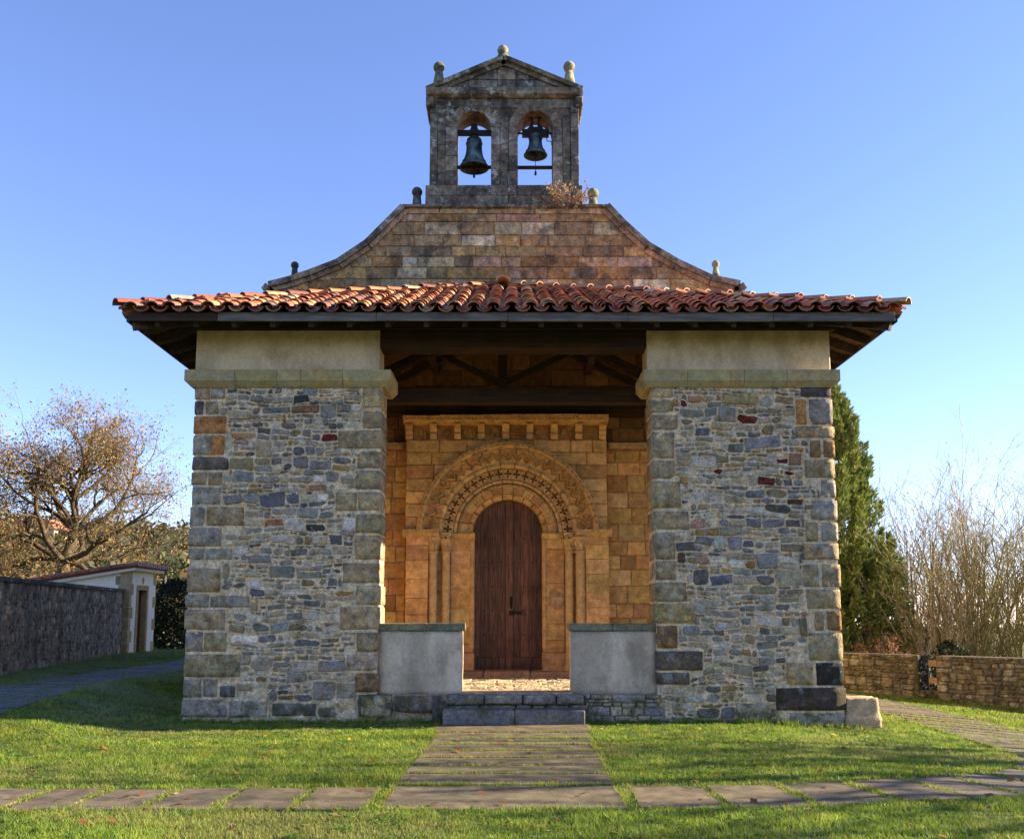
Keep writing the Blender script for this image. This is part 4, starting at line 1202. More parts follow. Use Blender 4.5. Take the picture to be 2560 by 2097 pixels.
for cx_, y_, w_ in ((449, PY + .13, 58), (541, PY + .25, 58), (1485, PY + .13, 70), (1405, PY + .25, 60)):
    x = Q6(cx_, 700, y_)[0]; r_ = w_ / 2 / 2.788 * (y_ + 15) / FPX
    zcap = Q6(0, 362, y_)[1]; ztp = zimp - .125 - (.035 if y_ > PY + .2 else 0)
    mk('column_shaft', lathe([(r_ * 1.35, .5), (r_ * 1.35, .62), (r_ * 1.1, .66), (r_, .70), (r_, zcap - .01)], x, y_, 16), M['carved'], portal, vary((0.578, 0.390, 0.170), .06), smooth=True)
    prof = [(r_ * 1.0, zcap - .02), (r_ * 1.28, zcap - .005), (r_ * 1.28, zcap + .02), (r_ * 1.02, zcap + .035), (r_ * 1.12, zcap + .14), (r_ * 1.45, zcap + (ztp - zcap) * .62), (r_ * 1.95, ztp - .05), (r_ * 1.95, ztp)]
    cp = [lathe(prof, x, y_, 12)]
    for tier, (zz_, rr_, L_) in enumerate(((zcap + .04, r_ * 1.12, .17), (zcap + .15, r_ * 1.25, .17))):
        for q in range(8):                               # leaves curling out of the capital
            a = 2 * math.pi * (q + .5 * tier) / 8; c, s_ = math.cos(a), math.sin(a); t_ = (-s_, c)
            wv = r_ * .42
            P0 = [(rr_, zz_, .6), (rr_ * 1.2, zz_ + L_ * .6, 1.0), (rr_ * 1.6, zz_ + L_, .85), (rr_ * 1.8, zz_ + L_ * .78, .35)]
            v, f = [], []
            for rr2, z2, ww in P0:
                for e_ in (-1, 0, 1):
                    bulge = .012 if e_ == 0 else 0
                    v.append((x + (rr2 + bulge) * c + t_[0] * e_ * wv * ww, y_ + (rr2 + bulge) * s_ + t_[1] * e_ * wv * ww, z2))
            for i_ in range(3):
                for j_ in range(2): f.append((i_ * 3 + j_, i_ * 3 + j_ + 1, i_ * 3 + j_ + 4, i_ * 3 + j_ + 3))
            cp.append((v, f))
    mk('capital', join(cp), M['carved'], portal, vary((0.604, 0.407, 0.175), .06))
# reveals above the imposts, behind the door
mk('reveal_wall', join([box(pxl + .02, dl - .0, 5.21, 5.3, 0, zcor), box(dr, pxr - .02, 5.21, 5.3, 0, zcor)]), M['warm'], portal, (0.453, 0.280, 0.118))
# holy water stoup
sx, sz = Q6(1318, 672, PY + .3)
su = .0
bowl = []
n = 14
for k_, (rr_, zz_) in enumerate([(.155, 0), (.163, -.02), (.165, -.055), (.15, -.07), (.135, -.12), (.10, -.19), (.06, -.22), (.075, -.235), (.03, -.25)]):
    for i in range(n + 1):
        a = math.pi + math.pi * i / n
        fl = 1 + (.05 * math.cos(i * math.pi) if 3 <= k_ <= 5 else 0)
        bowl.append((sx + rr_ * fl * math.cos(a), PY + .36 + rr_ * fl * math.sin(a), sz + zz_))
f = [(k_ * (n + 1) + i, k_ * (n + 1) + i + 1, (k_ + 1) * (n + 1) + i + 1, (k_ + 1) * (n + 1) + i) for k_ in range(8) for i in range(n)]
bowl += [(sx, PY + .36, sz - .03)]
f += [(i + 1, i, len(bowl) - 1) for i in range(n)]
mk('holy_water_stoup', (bowl, f), M['carved'], portal, (0.503, 0.361, 0.222))
hv = [voussoir(sx, sz + .03, .13, .165, math.pi * i / 7, math.pi * (i + 1) / 7, PY + .325, PY + .4, 2) for i in range(7)]
mk('stoup_hood', join(hv), M['carved'], portal, (0.528, 0.343, 0.141))

# ------------------------------------------------------------------ door
dz0 = UZ(1388 * DS, DY)
dxl, dxr = U(920 + 733 / 2.788, 1400, DY)[0] - .04, U(920 + 1222 / 2.788, 1400, DY)[0] + .04
dcx = (dxl + dxr) / 2; dr_ = (dxr - dxl) / 2; dcz = U(1270, 820 + 1255 / S5, DY)[1] - dr_ + .08
def arched(x0, x1, z0, r=dr_):
    p = [(x0, z0), (x1, z0)]
    for i in range(6):
        x = x1 + (x0 - x1) * i / 5
        p.append((x, dcz + math.sqrt(max(0.0, r * r - (x - dcx) ** 2))))
    return p
door = mk('door', prism(arched(dxl, dxr, dz0), DY + .06, DY + .12), M['door'], church); door['label'] = 'dark arched double door of old studded planks'
xm = U(920 + 980 / 2.788, 1500, DY)[0]
for s, xa, xb in ((0, dxl + .02, xm - .06), (1, xm + .09, dxr - .02)):
    nP = 4
    for i in range(nP):
        a, b = xa + (xb - xa) * i / nP, xa + (xb - xa) * (i + 1) / nP
        mk('door_plank', prism(arched(a + .003, b - .003, dz0 + .28), DY + .02 + rng.uniform(0, .006), DY + .058), M['door'] if rng.random() < .7 else M['doorl'], door)
    mk('kick_board', bbox(xa, xb, DY + .0, DY + .058, dz0 + .02, dz0 + .275, .006), M['door'], door)
mk('centre_stile', prism(arched(xm - .056, xm - .002, dz0 + .02), DY - .005, DY + .058), M['doorl'], door)
mk('centre_stile', prism(arched(xm + .002, xm + .086, dz0 + .02), DY - .012, DY + .058), M['doorl'], door)
studs = []
for cy in (268, 435, 602, 770, 938, 1098):
    z = Q6(0, cy, DY)[1]
    for cx_ in (748, 808, 868, 930, 1022, 1082, 1143, 1203):
        x = Q6(cx_, cy, DY)[0]
        v, f = lathe([(.016, 0), (.012, .010), (.001, .014)], 0, 0, 6)
        studs.append(([(x + p[0], DY + .019 - p[2], z + p[1]) for p in v], f))
mk('door_studs', join(studs), M['iron'], door, kind='stuff')
hx, hz0, hz1 = Q6(998, 0, DY)[0], Q6(0, 755, DY)[1], Q6(0, 672, DY)[1]
mk('door_handle', join([bbox(hx - .025, hx + .025, DY - .03, DY - .01, hz0, hz1, .008), bar((hx, DY - .05, hz0 + .03), (hx, DY - .05, hz1 - .03), .014), bar((hx, DY - .05, hz0 + .04), (hx, DY - .01, hz0 + .03), .012), bar((hx, DY - .05, hz1 - .04), (hx, DY - .01, hz1 - .03), .012)]), M['iron'], door)
lx0, lx1, lz = Q6(985, 0, DY)[0], Q6(1068, 0, DY)[0], Q6(0, 785, DY)[1]
mk('door_latch', join([bbox(lx0, lx0 + .09, DY - .03, DY, lz - .045, lz + .045, .006), bbox(lx0 + .05, lx1, DY - .05, DY - .02, lz - .014, lz + .016, .006), bbox(lx1 - .05, lx1, DY - .055, DY, lz - .035, lz + .03, .006)]), M['iron'], door)

# ------------------------------------------------------------------ porch roof
EZ, EY, EX = 6.12, -.87, 5.86
APX, APY, APZ = -.16, 4.42, 8.28
CORN = {'fl': Vector((-EX, EY, EZ)), 'fr': Vector((EX, EY, EZ)), 'bl': Vector((-EX, APY, EZ)), 'br': Vector((EX, APY, EZ)), 'ap': Vector((APX, APY, APZ))}
def slab3(a, b, c, t):
    n = (b - a).cross(c - a).normalized(); n = n if n.z > 0 else -n
    v = [tuple(p) for p in (a, b, c)] + [tuple(p - n * t) for p in (a, b, c)]
    return v, [(0, 1, 2), (3, 5, 4), (0, 3, 4, 1), (1, 4, 5, 2), (2, 5, 3, 0)]
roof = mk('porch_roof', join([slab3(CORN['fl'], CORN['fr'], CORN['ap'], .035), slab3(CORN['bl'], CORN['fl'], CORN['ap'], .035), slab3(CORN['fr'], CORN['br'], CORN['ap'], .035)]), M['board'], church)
roof['label'] = 'hipped porch roof of red clay barrel tiles'
TC = [((.44, .155, .06), 26), ((.37, .115, .05), 20), ((.28, .075, .04), 14), ((.50, .215, .09), 16), ((.46, .29, .15), 8), ((.22, .07, .045), 10), ((.50, .36, .22), 3), ((.17, .10, .07), 4)]
def tile_mesh(cover, L=.47, r0=.112, r1=.092, t=.015, n=6):
    v, f = [], []
    for yy, r in ((0, r0), (L, r1)):
        for q in (r, r - t):
            for i in range(n + 1):
                a = math.pi * (.04 + .92 * i / n)
                x, z = q * math.cos(a), q * math.sin(a) * .82
                v.append((x, yy, z if cover else -z))
    m = n + 1
    for i in range(n):
        f += [(i, i + 1, 2 * m + i + 1, 2 * m + i), (m + i, 3 * m + i, 3 * m + i + 1, m + i + 1), (i, m + i, m + i + 1, i + 1), (2 * m + i, 2 * m + i + 1, 3 * m + i + 1, 3 * m + i)]
    f += [(0, 2 * m, 3 * m, m), (n, m + n, 3 * m + n, 2 * m + n)]
    if not cover: f = [q[::-1] for q in f]
    return v, f
COVER, PAN = tile_mesh(True), tile_mesh(False, r0=.12, r1=.10)
HIPT = tile_mesh(True, .46, .125, .10, .017)
TM = {}
def tile_data(kind, ci):
    """shared mesh per kind and colour"""
    if (kind, ci) in TM: return TM[(kind, ci)]
    vf = {'c': COVER, 'p': PAN, 'h': HIPT}[kind]
    me = bpy.data.meshes.new('tile'); me.from_pydata(vf[0], [], vf[1])
    a = me.color_attributes.new('col', 'FLOAT_COLOR', 'POINT')
    c = vary(TC[ci % len(TC)][0], .12)
    a.data.foreach_set('color', np.tile(np.array([*c, 1], np.float32), len(vf[0])))
    me.polygons.foreach_set('use_smooth', [False] * len(me.polygons))
    me.materials.append(M['tile']); TM[(kind, ci)] = me; return me
def tile_index():
    t = rng.uniform(0, sum(w for _, w in TC)); i = 0
    for i, (c, w) in enumerate(TC):
        t -= w
        if t <= 0: break
    return i + len(TC) * rng.randrange(3)
REST = []
def put_tile(kind, mat4, name, loose):
    if loose:
        vf = {'c': COVER, 'p': PAN, 'h': HIPT}[kind]
        REST.append(([tuple(mat4 @ Vector(p)) for p in vf[0]], vf[1], [vary(TC[tile_index() % len(TC)][0], .15)] * len(vf[0])))
        return
    o = bpy.data.objects.new(name, tile_data(kind, tile_index()))
    C.objects.link(o); o.parent = roof
    loc, q, sc = mat4.decompose()
    pw = WL[roof.name]
    o.location = loc - Vector(pw); o.rotation_euler = q.to_euler(); o.scale = sc
def tiles(e0, e1, apex, front):
    """lay one triangular slope: e0 -> e1 along the eave, apex the top"""
    ex = (e1 - e0); W_ = ex.length; ex.normalize()
    n = ex.cross(apex - e0).normalized(); n = n if n.z > 0 else -n
    up = n.cross(ex).normalized(); up = up if up.z > 0 else -up
    H_ = (apex - e0).dot(up); ta = (apex - e0).dot(ex)
    ncol = round(W_ / .285); sp = W_ / ncol; gauge = .35
    cnt = {'c': 0, 'p': 0}
    allt = []
    for ci in range(ncol + 1):
        for kind in ('p', 'c'):
            s = ci * sp if kind == 'p' else (ci + .5) * sp
            if kind == 'c' and ci == ncol: continue
            r_ = 0
            wob = rng.uniform(-.012, .012)
            while True:
                u = -.075 + r_ * gauge
                lim = H_ * min(s / ta if ta > 0 else 9, (W_ - s) / (W_ - ta))
                if u + .12 > lim: break
                tilt = .02 + rng.uniform(-.008, .012)
                rz = rng.gauss(0, .035) + wob * .5
                base = e0 + ex * (s + wob + rng.uniform(-.011, .011)) + up * (u + rng.uniform(-.03, .03) * (1 if r_ else .5)) + n * ((.075 if kind == 'c' else .108) + rng.uniform(-.004, .008) + .028 + .022 * nz(s * .55, u * .6, 3))
                X = (ex * math.cos(rz) + up * math.sin(rz)).normalized(); Y = (up * math.cos(rz) - ex * math.sin(rz) - n * tilt * 2.0).normalized(); Z = X.cross(Y)
                m4 = Matrix((X, Y, Z)).transposed().to_4x4(); m4.translation = base
                allt.append((u, kind, m4, r_)); r_ += 1
    allt.sort(key=lambda q: q[0])
    for u, kind, m4, r_ in allt:
        cnt[kind] += 1
        loose = (not front and r_ > 0) or (front and (cnt[kind] > 290 if kind == 'c' else r_ > 1))
        put_tile(kind, m4, 'cover_tile' if kind == 'c' else 'pan_tile', loose)
tiles(CORN['fl'], CORN['fr'], CORN['ap'], True)
tiles(CORN['bl'], CORN['fl'], Vector((APX, APY, APZ)), False)
tiles(CORN['fr'], CORN['br'], Vector((APX, APY, APZ)), False)
mk('upper_tiles', join(REST), M['tile'], roof, kind='stuff')
for s, k_ in ((-1, 'fl'), (1, 'fr')):
    a, b = CORN[k_], CORN['ap']; d = b - a; L = d.length; d.normalize()
    side = d.cross(Vector((0, 0, 1))).normalized(); nn = side.cross(d)
    nn = nn if nn.z > 0 else -nn
    nt = 19
    for i in range(nt):
        base = a + d * (-.10 + i * (L / nt)) + nn * (.155 + rng.uniform(-.008, .01)) + side * rng.uniform(-.012, .012)
        Y = (d - nn * .06).normalized(); X = side * (1 if True else -1); Z = X.cross(Y); 
        if Z.z < 0: X = -X; Z = X.cross(Y)
        m4 = Matrix((X, Y, Z)).transposed().to_4x4(); m4.translation = base
        put_tile('h', m4, 'hip_tile', False)
for e in ((APX - .02, 4.15),):
    m4 = Matrix(((1, 0, 0), (0, 1, .0), (0, 0, 1))).to_4x4(); m4.translation = Vector((e[0], e[1] - .25, APZ + .06)); put_tile('h', m4 @ Matrix.Diagonal((1.25, 1, 1.2, 1)), 'hip_tile', False)
# fascia boards
fz0, fz1 = 6.015, 6.15
cuts = [-5.79, -4.45, -2.05, -.06, 1.75, 3.95, 5.79]
for a, b in zip(cuts[:-1], cuts[1:]):
    dk = .0
    mk('fascia_board', bbox(a + .003, b - .003, EY - .005, EY + .035, fz0 + rng.uniform(-.006, .006), fz1, .004, .002), M['fascia'] if abs(a + b) < 10 else M['beam'], roof)
for s in (-1, 1):
    mk('fascia_board', box(*sorted((s * (EX - .02), s * (EX - .06))), EY + .04, 4.4, fz0, fz1), M['beamy'], roof)
# rafters
sl = (APZ - EZ) / (APY - EY)
x = -5.4
while x < 5.5:
    y1 = min(2.6, (EX - abs(x)) * (APY - EY) / EX - .12)
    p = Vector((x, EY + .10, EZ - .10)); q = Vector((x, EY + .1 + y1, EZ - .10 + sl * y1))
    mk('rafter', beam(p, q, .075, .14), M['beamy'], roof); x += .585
for s in (-1, 1):
    sls = (APZ - EZ) / (EX - s * APX)
    y = -.35
    while y < 4.3:
        L = min(3.4, (y + .87) * EX / (APY - EY) - .12)
        p = Vector((s * (EX - .1), y, EZ - .10)); q = Vector((s * (EX - .1 - L), y, EZ - .10 + sls * L))
        mk('rafter', beam(p, q, .075, .14), M['beamy'], roof); y += .585
    mk('hip_rafter', beam(CORN['fl' if s < 0 else 'fr'] + Vector((-s * .1, .1, -.13)), CORN['ap'] + Vector((0, -.1, -.13)), .10, .18), M['beamy'], roof)
# wall plate, lintel, trusses
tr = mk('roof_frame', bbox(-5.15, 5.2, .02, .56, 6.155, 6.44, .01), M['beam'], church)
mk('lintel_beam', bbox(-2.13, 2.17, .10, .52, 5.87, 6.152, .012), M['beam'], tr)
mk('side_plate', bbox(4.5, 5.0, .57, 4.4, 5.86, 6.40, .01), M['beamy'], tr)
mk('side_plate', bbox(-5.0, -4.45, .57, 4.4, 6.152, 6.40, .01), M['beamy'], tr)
TY = 2.3
tz1, tz0 = V(1040, 806, TY)[1], V(1040, 836, TY)[1]
mk('tie_beam', bbox(-4.6, 4.7, TY - .14, TY + .14, tz0, tz1, .012), M['beam'], tr)
kx = V(1040, 760, TY)[0]
mk('king_post', bbox(kx - .085, kx + .085, TY - .09, TY + .09, tz1 - .005, 7.35, .01), M['beam'], tr)
for s, px_e in ((-1, 905), (1, 1180)):
    a = V(1040, 792, TY); b = V(px_e, 732, TY)
    mk('strut', beam((kx + s * .05, TY, a[1]), (b[0] + s * .35, TY, b[1] + .18), .10, .12, (0, 1, 0)), M['beam'], tr)
    mk('principal_rafter', beam((s * 3.5, TY, 5.45), (s * .08, TY, 7.12), .14, .18, (0, 1, 0)), M['beam'], tr)
    mk('purlin', beam((s * 2.9, .58, 6.5), (s * 2.9, 4.4, 6.5), .13, .16), M['beamy'], tr)
    mk('purlin', beam((s * 1.55, TY - .1, 6.6), (s * 1.55, 4.4, 6.6), .14, .18), M['beamy'], tr)
    mk('principal_rafter', beam((s * 3.5, 3.7, 5.62), (s * .08, 3.7, 7.3), .12, .16, (0, 1, 0)), M['beam'], tr)
mk('wall_beam', bbox(-4.4, 4.45, 4.05, 4.40, 5.62, 5.86, .012), M['beam'], tr)

# ------------------------------------------------------------------ plants: generators
def tubes(segs, sides=3):
    """segs: list of (p0, p1, r0, r1) -> verts, quads"""
    P0 = np.array([s[0] for s in segs]); P1 = np.array([s[1] for s in segs])
    R0 = np.array([s[2] for s in segs])[:, None]; R1 = np.array([s[3] for s in segs])[:, None]
    d = P1 - P0; d /= np.linalg.norm(d, axis=1, keepdims=True) + 1e-9
    ref = np.where(np.abs(d[:, 2:3]) < .9, np.array([[0, 0, 1.]]), np.array([[1., 0, 0]]))
    a = np.cross(d, ref); a /= np.linalg.norm(a, axis=1, keepdims=True) + 1e-9
    b = np.cross(d, a)
    n = len(segs); v = np.zeros((n, 2 * sides, 3))
    for i in range(sides):
        t = 2 * math.pi * i / sides; o = a * math.cos(t) + b * math.sin(t)
        v[:, i] = P0 + o * R0; v[:, sides + i] = P1 + o * R1
    base = (np.arange(n) * 2 * sides)[:, None]
    f = np.concatenate([base + np.array([[i, (i + 1) % sides, (i + 1) % sides + sides, i + sides]]) for i in range(sides)])
    return v.reshape(-1, 3), f
def grow(rg, base, d0, L0, r0, levels, nch, ang, ratio, wander, droop=0.0, segn=5, start=.35, tipk=.35, rmin=.003):
    """branching skeleton; returns segments by level and the twig tips"""
    big, fine, tips = [], [], []
    st = [(np.array(base, float), np.array(d0, float), L0, r0, 0)]
    while st:
        p, d, L, r, lv = st.pop()
        n = max(2, segn - lv // 2)
        pts = [p]; dirs = [d / np.linalg.norm(d)]
        for i in range(n):
            d = dirs[-1] + np.array([rg.gauss(0, wander) for _ in range(3)]) + np.array([0, 0, -droop * lv * .25 + (.03 if lv else 0)])
            d /= np.linalg.norm(d); dirs.append(d); pts.append(pts[-1] + d * L / n)
        for i in range(n):
            ra = r * (1 - (1 - tipk) * i / n); rb = r * (1 - (1 - tipk) * (i + 1) / n)
            (big if lv <= 1 else fine).append((pts[i], pts[i + 1], ra, rb))
        if lv < levels:
            k = nch[min(lv, len(nch) - 1)]
            for j in range(k):
                t = start + (1 - start) * (j + rg.random()) / k
                i = min(n - 1, int(t * n)); q = pts[i] + (pts[i + 1] - pts[i]) * (t * n - i)
                dd = dirs[i + 1]
                rnd = np.array([rg.gauss(0, 1) for _ in range(3)]); rnd -= dd * rnd.dot(dd); rnd /= np.linalg.norm(rnd) + 1e-9
                an = math.radians(rg.uniform(*ang))
                nd = dd * math.cos(an) + rnd * math.sin(an)
                st.append((q, nd, L * ratio * rg.uniform(.75, 1.2), max(rmin, r * (1 - (1 - tipk) * t) * rg.uniform(.5, .72)), lv + 1))
        if lv >= levels - 1:
            tips += [(pts[-1], dirs[-1]), (pts[len(pts) // 2], dirs[-1])]
    return big, fine, tips
def leaves(pts, size, rg_np, up=0.0, aspect=.6):
    """one rhombic leaf (2 triangles as a quad) at each point"""
    n = len(pts); P = np.asarray(pts, float)
    a = rg_np.normal(size=(n, 3)); a[:, 2] += up; a /= np.linalg.norm(a, axis=1, keepdims=True)
    b = rg_np.normal(size=(n, 3)); b -= a * (a * b).sum(1, keepdims=True); b /= np.linalg.norm(b, axis=1, keepdims=True)
    s = (size * rg_np.uniform(.6, 1.35, n))[:, None]
    v = np.stack([P, P + a * s * .5 + b * s * aspect * .5, P + a * s, P + a * s * .5 - b * s * aspect * .5], 1)
    f = np.arange(4 * n).reshape(n, 4)
    return v.reshape(-1, 3), f
def cols_of(pal, n, rep, rg_np, k=.25):
    w = np.array([q[1] for q in pal], float); w /= w.sum()
    idx = rg_np.choice(len(pal), n, p=w)
    c = np.array([q[0] for q in pal])[idx] * rg_np.uniform(1 - k, 1 + k, (n, 1))
    return np.repeat(c, rep, 0)
def bare_tree(name, x, y, H, seed, label, group=None, stems=1, spread=.25, levels=4, leafn=0, leafpal=None, r=.09, barkc=(.25, .20, .13), nch=(7, 5, 4, 3), leafs=.07, ang=(20, 50), ratio=.55, wander=.10, zoff=None, cat='tree'):
    rg = random.Random(seed); rn = np.random.default_rng(seed)
    z = hgt(x, y) if zoff is None else zoff
    e = empty(name, (x, y, z), label, cat, group)
    B_, F_, T_ = [], [], []
    for s in range(stems):
        a = 2 * math.pi * (s + rg.random()) / stems; t = rg.uniform(.1, 1) * spread
        b, f, tp = grow(rg, (x + .15 * math.cos(a) * (stems > 1), y + .15 * math.sin(a) * (stems > 1), z - .1), (math.cos(a) * t, math.sin(a) * t, 1), H * rg.uniform(.7, 1.0), r * rg.uniform(.7, 1.1), levels, nch, ang, ratio, wander, start=.15, rmin=.007)
        B_ += b; F_ += f; T_ += tp
    v, f = tubes(B_, 5); mkarr('trunk', v, f, np.array(barkc) * .9, M['twig'], e)
    if F_:
        v, f = tubes(F_, 3); mkarr('crown', v, f, cols_of([(barkc, 3), (tuple(q * 1.35 for q in barkc), 2), (tuple(q * .7 for q in barkc), 1)], len(F_), 6, rn), M['twig'], e)
    if leafn and leafpal:
        k = rn.integers(0, len(T_), leafn); P = np.array([T_[i][0] for i in k]) + rn.normal(0, .05, (leafn, 3))
        v, f = leaves(P, leafs, rn); mkarr('leaves', v, f, cols_of(leafpal, leafn, 4, rn), M['leaf'], e, kind='stuff')
    return e

AUT = [((.34, .165, .045), 26), ((.40, .235, .06), 24), ((.24, .12, .04), 16), ((.30, .235, .07), 16), ((.19, .19, .06), 12), ((.48, .31, .07), 6)]
# oaks behind the cemetery wall
def oak(x, y, H, seed, label, spread=1.0, leafn=9000):
    rg = random.Random(seed); rn = np.random.default_rng(seed); z = hgt(x, y)
    e = empty('oak_tree', (x, y, z), label, 'tree', 'oaks behind the cemetery wall')
    B_, F_, T_ = [], [], []
    p = np.array([x, y, z - .2]); r = .48
    for i in range(4):                                   # crooked trunk
        q = p + np.array([rg.uniform(-.1, .3), rg.uniform(-.2, .2), H * .085]); B_.append((p, q, r, r * .9)); p = q; r *= .9
    fork = p
    B_.append((p, p + np.array([.35, .1, H * .13]), r * .85, r * .6)); p2 = B_[-1][1]
    B_.append((p2, p2 + np.array([-.15, .1, H * .13]), r * .6, r * .45)); p3 = B_[-1][1]
    limbs = []
    for k in range(7):
        a = 2 * math.pi * k / 7 + rg.uniform(-.3, .3); limbs.append((fork, (math.cos(a), math.sin(a), rg.uniform(.10, .55)), H * .40 * spread, .15))
    for k in range(6):
        a = 2 * math.pi * k / 6 + rg.uniform(-.4, .4); limbs.append((p2, (math.cos(a), math.sin(a), rg.uniform(.5, 1.1)), H * .36 * spread, .12))
    for k in range(6):
        a = 2 * math.pi * k / 6 + rg.uniform(-.4, .4); limbs.append((p3, (math.cos(a) * .8, math.sin(a) * .8, rg.uniform(.8, 1.8)), H * .32, .10))
    for q, d, L, rr in limbs:
        b, f, tp = grow(rg, q, d, L, rr, 4, (7, 6, 5, 4), (25, 65), .52, .20, droop=.05, segn=7, start=.22)
        B_ += b; F_ += f; T_ += tp
    v, f = tubes(B_, 6); mkarr('trunk', v, f, (.075, .058, .036), M['bark'], e)
    v, f = tubes(F_, 3); mkarr('crown', v, f, cols_of([((.11, .085, .055), 2), ((.16, .13, .08), 1)], len(F_), 6, rn), M['twig'], e)
    k = rn.integers(0, len(T_), leafn); P = np.array([T_[i][0] for i in k]) + rn.normal(0, .16, (leafn, 3))
    v, f = leaves(P, .105, rn); mkarr('leaves', v, f, cols_of(AUT, leafn, 4, rn), M['leaf'], e, kind='stuff')
    return e
oak(-20.9, 30, 11.4, 3, 'big spreading autumn oak behind the white shed', 1.12, 26000)
oak(-26.4, 27, 10.4, 8, 'autumn oak cut by the picture edge above the cemetery wall', 1.05, 28000)

# conifer behind the corner of the church
def conifer(x, y, H, rad_, seed, label):
    rg = random.Random(seed); rn = np.random.default_rng(seed); z = hgt(x, y) - .2
    e = empty('conifer', (x, y, z), label, 'tree')
    v, f = tubes([((x, y, z), (x, y, z + H * .9), .22, .03)], 8); mkarr('trunk', v, f, (.10, .065, .04), M['twig'], e)
    P, D, SZ = [], [], []
    for k in range(220):                                  # inner sprays close the skirt
        a = rg.uniform(0, 2 * math.pi); rr = rad_ * rg.uniform(.1, .8); n = 60
        c = np.array([x + rr * math.cos(a), y + rr * math.sin(a), z + rg.uniform(.1, H * .45)])
        P.append(c + rn.normal(0, .16, (n, 3))); D.append(rn.normal(0, .5, (n, 3)) + np.array([math.cos(a), math.sin(a), .5])); SZ.append(np.full(n, 1.7))
    # plumes: upright clumps spread over the cone
    for k in range(760):
        t = rg.random() ** 1.15; zz = z + .2 + t * H * .98
        rmax = rad_ * (min(1.0, (t + .10) / .16)) * (1 - t) ** .62
        a = rg.uniform(0, 2 * math.pi); rr = rmax * math.sqrt(rg.uniform(.18, 1.04))
        c = np.array([x + rr * math.cos(a), y + rr * math.sin(a), zz])
        h_ = rg.uniform(.5, 1.0) * (.55 + .6 * (1 - t)); w_ = h_ * rg.uniform(.24, .36)
        n = 120
        tt = rn.random(n); aa = rn.uniform(0, 2 * math.pi, n); q = w_ * np.sqrt(rn.random(n)) * (1 - tt * .75)
        pp = c + np.stack([q * np.cos(aa) + .12 * math.cos(a) * tt, q * np.sin(aa) + .12 * math.sin(a) * tt, tt * h_], 1)
        dd = np.stack([np.cos(aa) * .55 + .3 * math.cos(a), np.sin(aa) * .55 + .3 * math.sin(a), np.ones(n) * .9], 1) + rn.normal(0, .25, (n, 3))
        P.append(pp); D.append(dd); SZ.append(np.full(n, rg.uniform(.8, 1.2)))
    P = np.concatenate(P); D = np.concatenate(D); SZ = np.concatenate(SZ)
    D /= np.linalg.norm(D, axis=1, keepdims=True); n = len(P)
    b = rn.normal(size=(n, 3)); b -= D * (D * b).sum(1, keepdims=True); b /= np.linalg.norm(b, axis=1, keepdims=True)
    s = (.13 * SZ * rn.uniform(.7, 1.3, n))[:, None]
    v = np.stack([P - b * s * .22, P + b * s * .22, P + D * s], 1).reshape(-1, 3)
    f = np.arange(3 * n).reshape(n, 3)
    mkarr('crown', v, f, cols_of([((.20, .245, .05), 3), ((.14, .19, .045), 3), ((.28, .30, .065), 2), ((.28, .21, .07), .35)], n, 3, rn), M['needle'], e, kind=None)
conifer(9.95, 15.2, 9.6, 2.5, 4, 'tall dense green conifer behind the church corner')

# bare scrub beyond the stone wall
SCR = 'bare scrub trees beyond the stone wall'
PALE = (.36, .27, .12); GRN = (.30, .25, .085)
yl = [((.40, .27, .05), 2), ((.33, .28, .08), 2), ((.30, .13, .03), 1)]
spec = [(12.05, 12.6, 3.6, 7, .50, PALE, 60, 'spindly bare bush of pale stems against the conifer'),
        (13.2, 17.5, 7.0, 6, .22, (.22, .16, .11), 260, 'tall thin bare tree with brown twigs nearest the conifer'),
        (13.9, 14.2, 5.5, 6, .32, PALE, 50, 'leafless multi-stemmed tree with pinkish twigs'),
        (15.1, 13.4, 6.4, 5, .28, GRN, 40, 'upright bare tree with the highest leader shoot above the wall gap'),
        (16.4, 14.0, 6.1, 6, .30, PALE, 170, 'bare tree dotted with yellow leaves'),
        (15.2, 11.2, 4.5, 6, .45, PALE, 30, 'low leafless thicket of crossing stems behind the wall gap'),
        (17.3, 11.6, 5.3, 5, .32, GRN, 60, 'bare greenish tree at the picture edge'),
        (14.3, 19.0, 6.1, 6, .3, (.22, .17, .12), 60, 'grey bare tree far behind the wall'),
        (18.9, 16.8, 7.4, 5, .22, (.2, .16, .12), 40, 'tall grey bare tree cut by the picture edge'),
        (13.0, 13.2, 5.6, 6, .35, GRN, 40, 'slender yellowish bare tree close to the conifer'),
        (14.6, 16.2, 6.6, 7, .25, PALE, 60, 'upright pale bare tree behind the thicket'),
        (16.0, 16.4, 6.4, 7, .28, GRN, 50, 'yellowish bare tree with many straight shoots'),
        (18.0, 14.2, 6.6, 7, .28, PALE, 60, 'pale bare tree crowding the picture edge'),
        (16.4, 19.5, 5.8, 6, .35, (.22, .17, .12), 40, 'far bare tree between yellow-leaved ones')]
for i, (x, y, H, st_, spd, bc, ln, lab) in enumerate(spec):
    bare_tree('bare_tree', x, y, H, 40 + i, lab, SCR, stems=st_, spread=spd, levels=3, leafn=ln * 2, leafpal=yl, r=.05, barkc=bc, nch=(9, 5, 3), ang=(14, 42), ratio=.44, wander=.035)
bare_tree('bramble', 10.0, 11.2, 1.25, 77, 'low shrub with orange leaves under the conifer', None, stems=9, spread=.9, levels=3, leafn=900, leafpal=[((.40, .17, .06), 3), ((.38, .2, .08), 2), ((.3, .09, .03), 1)], r=.02, barkc=(.2, .12, .07), nch=(6, 4, 3), cat='shrub', leafs=.07)
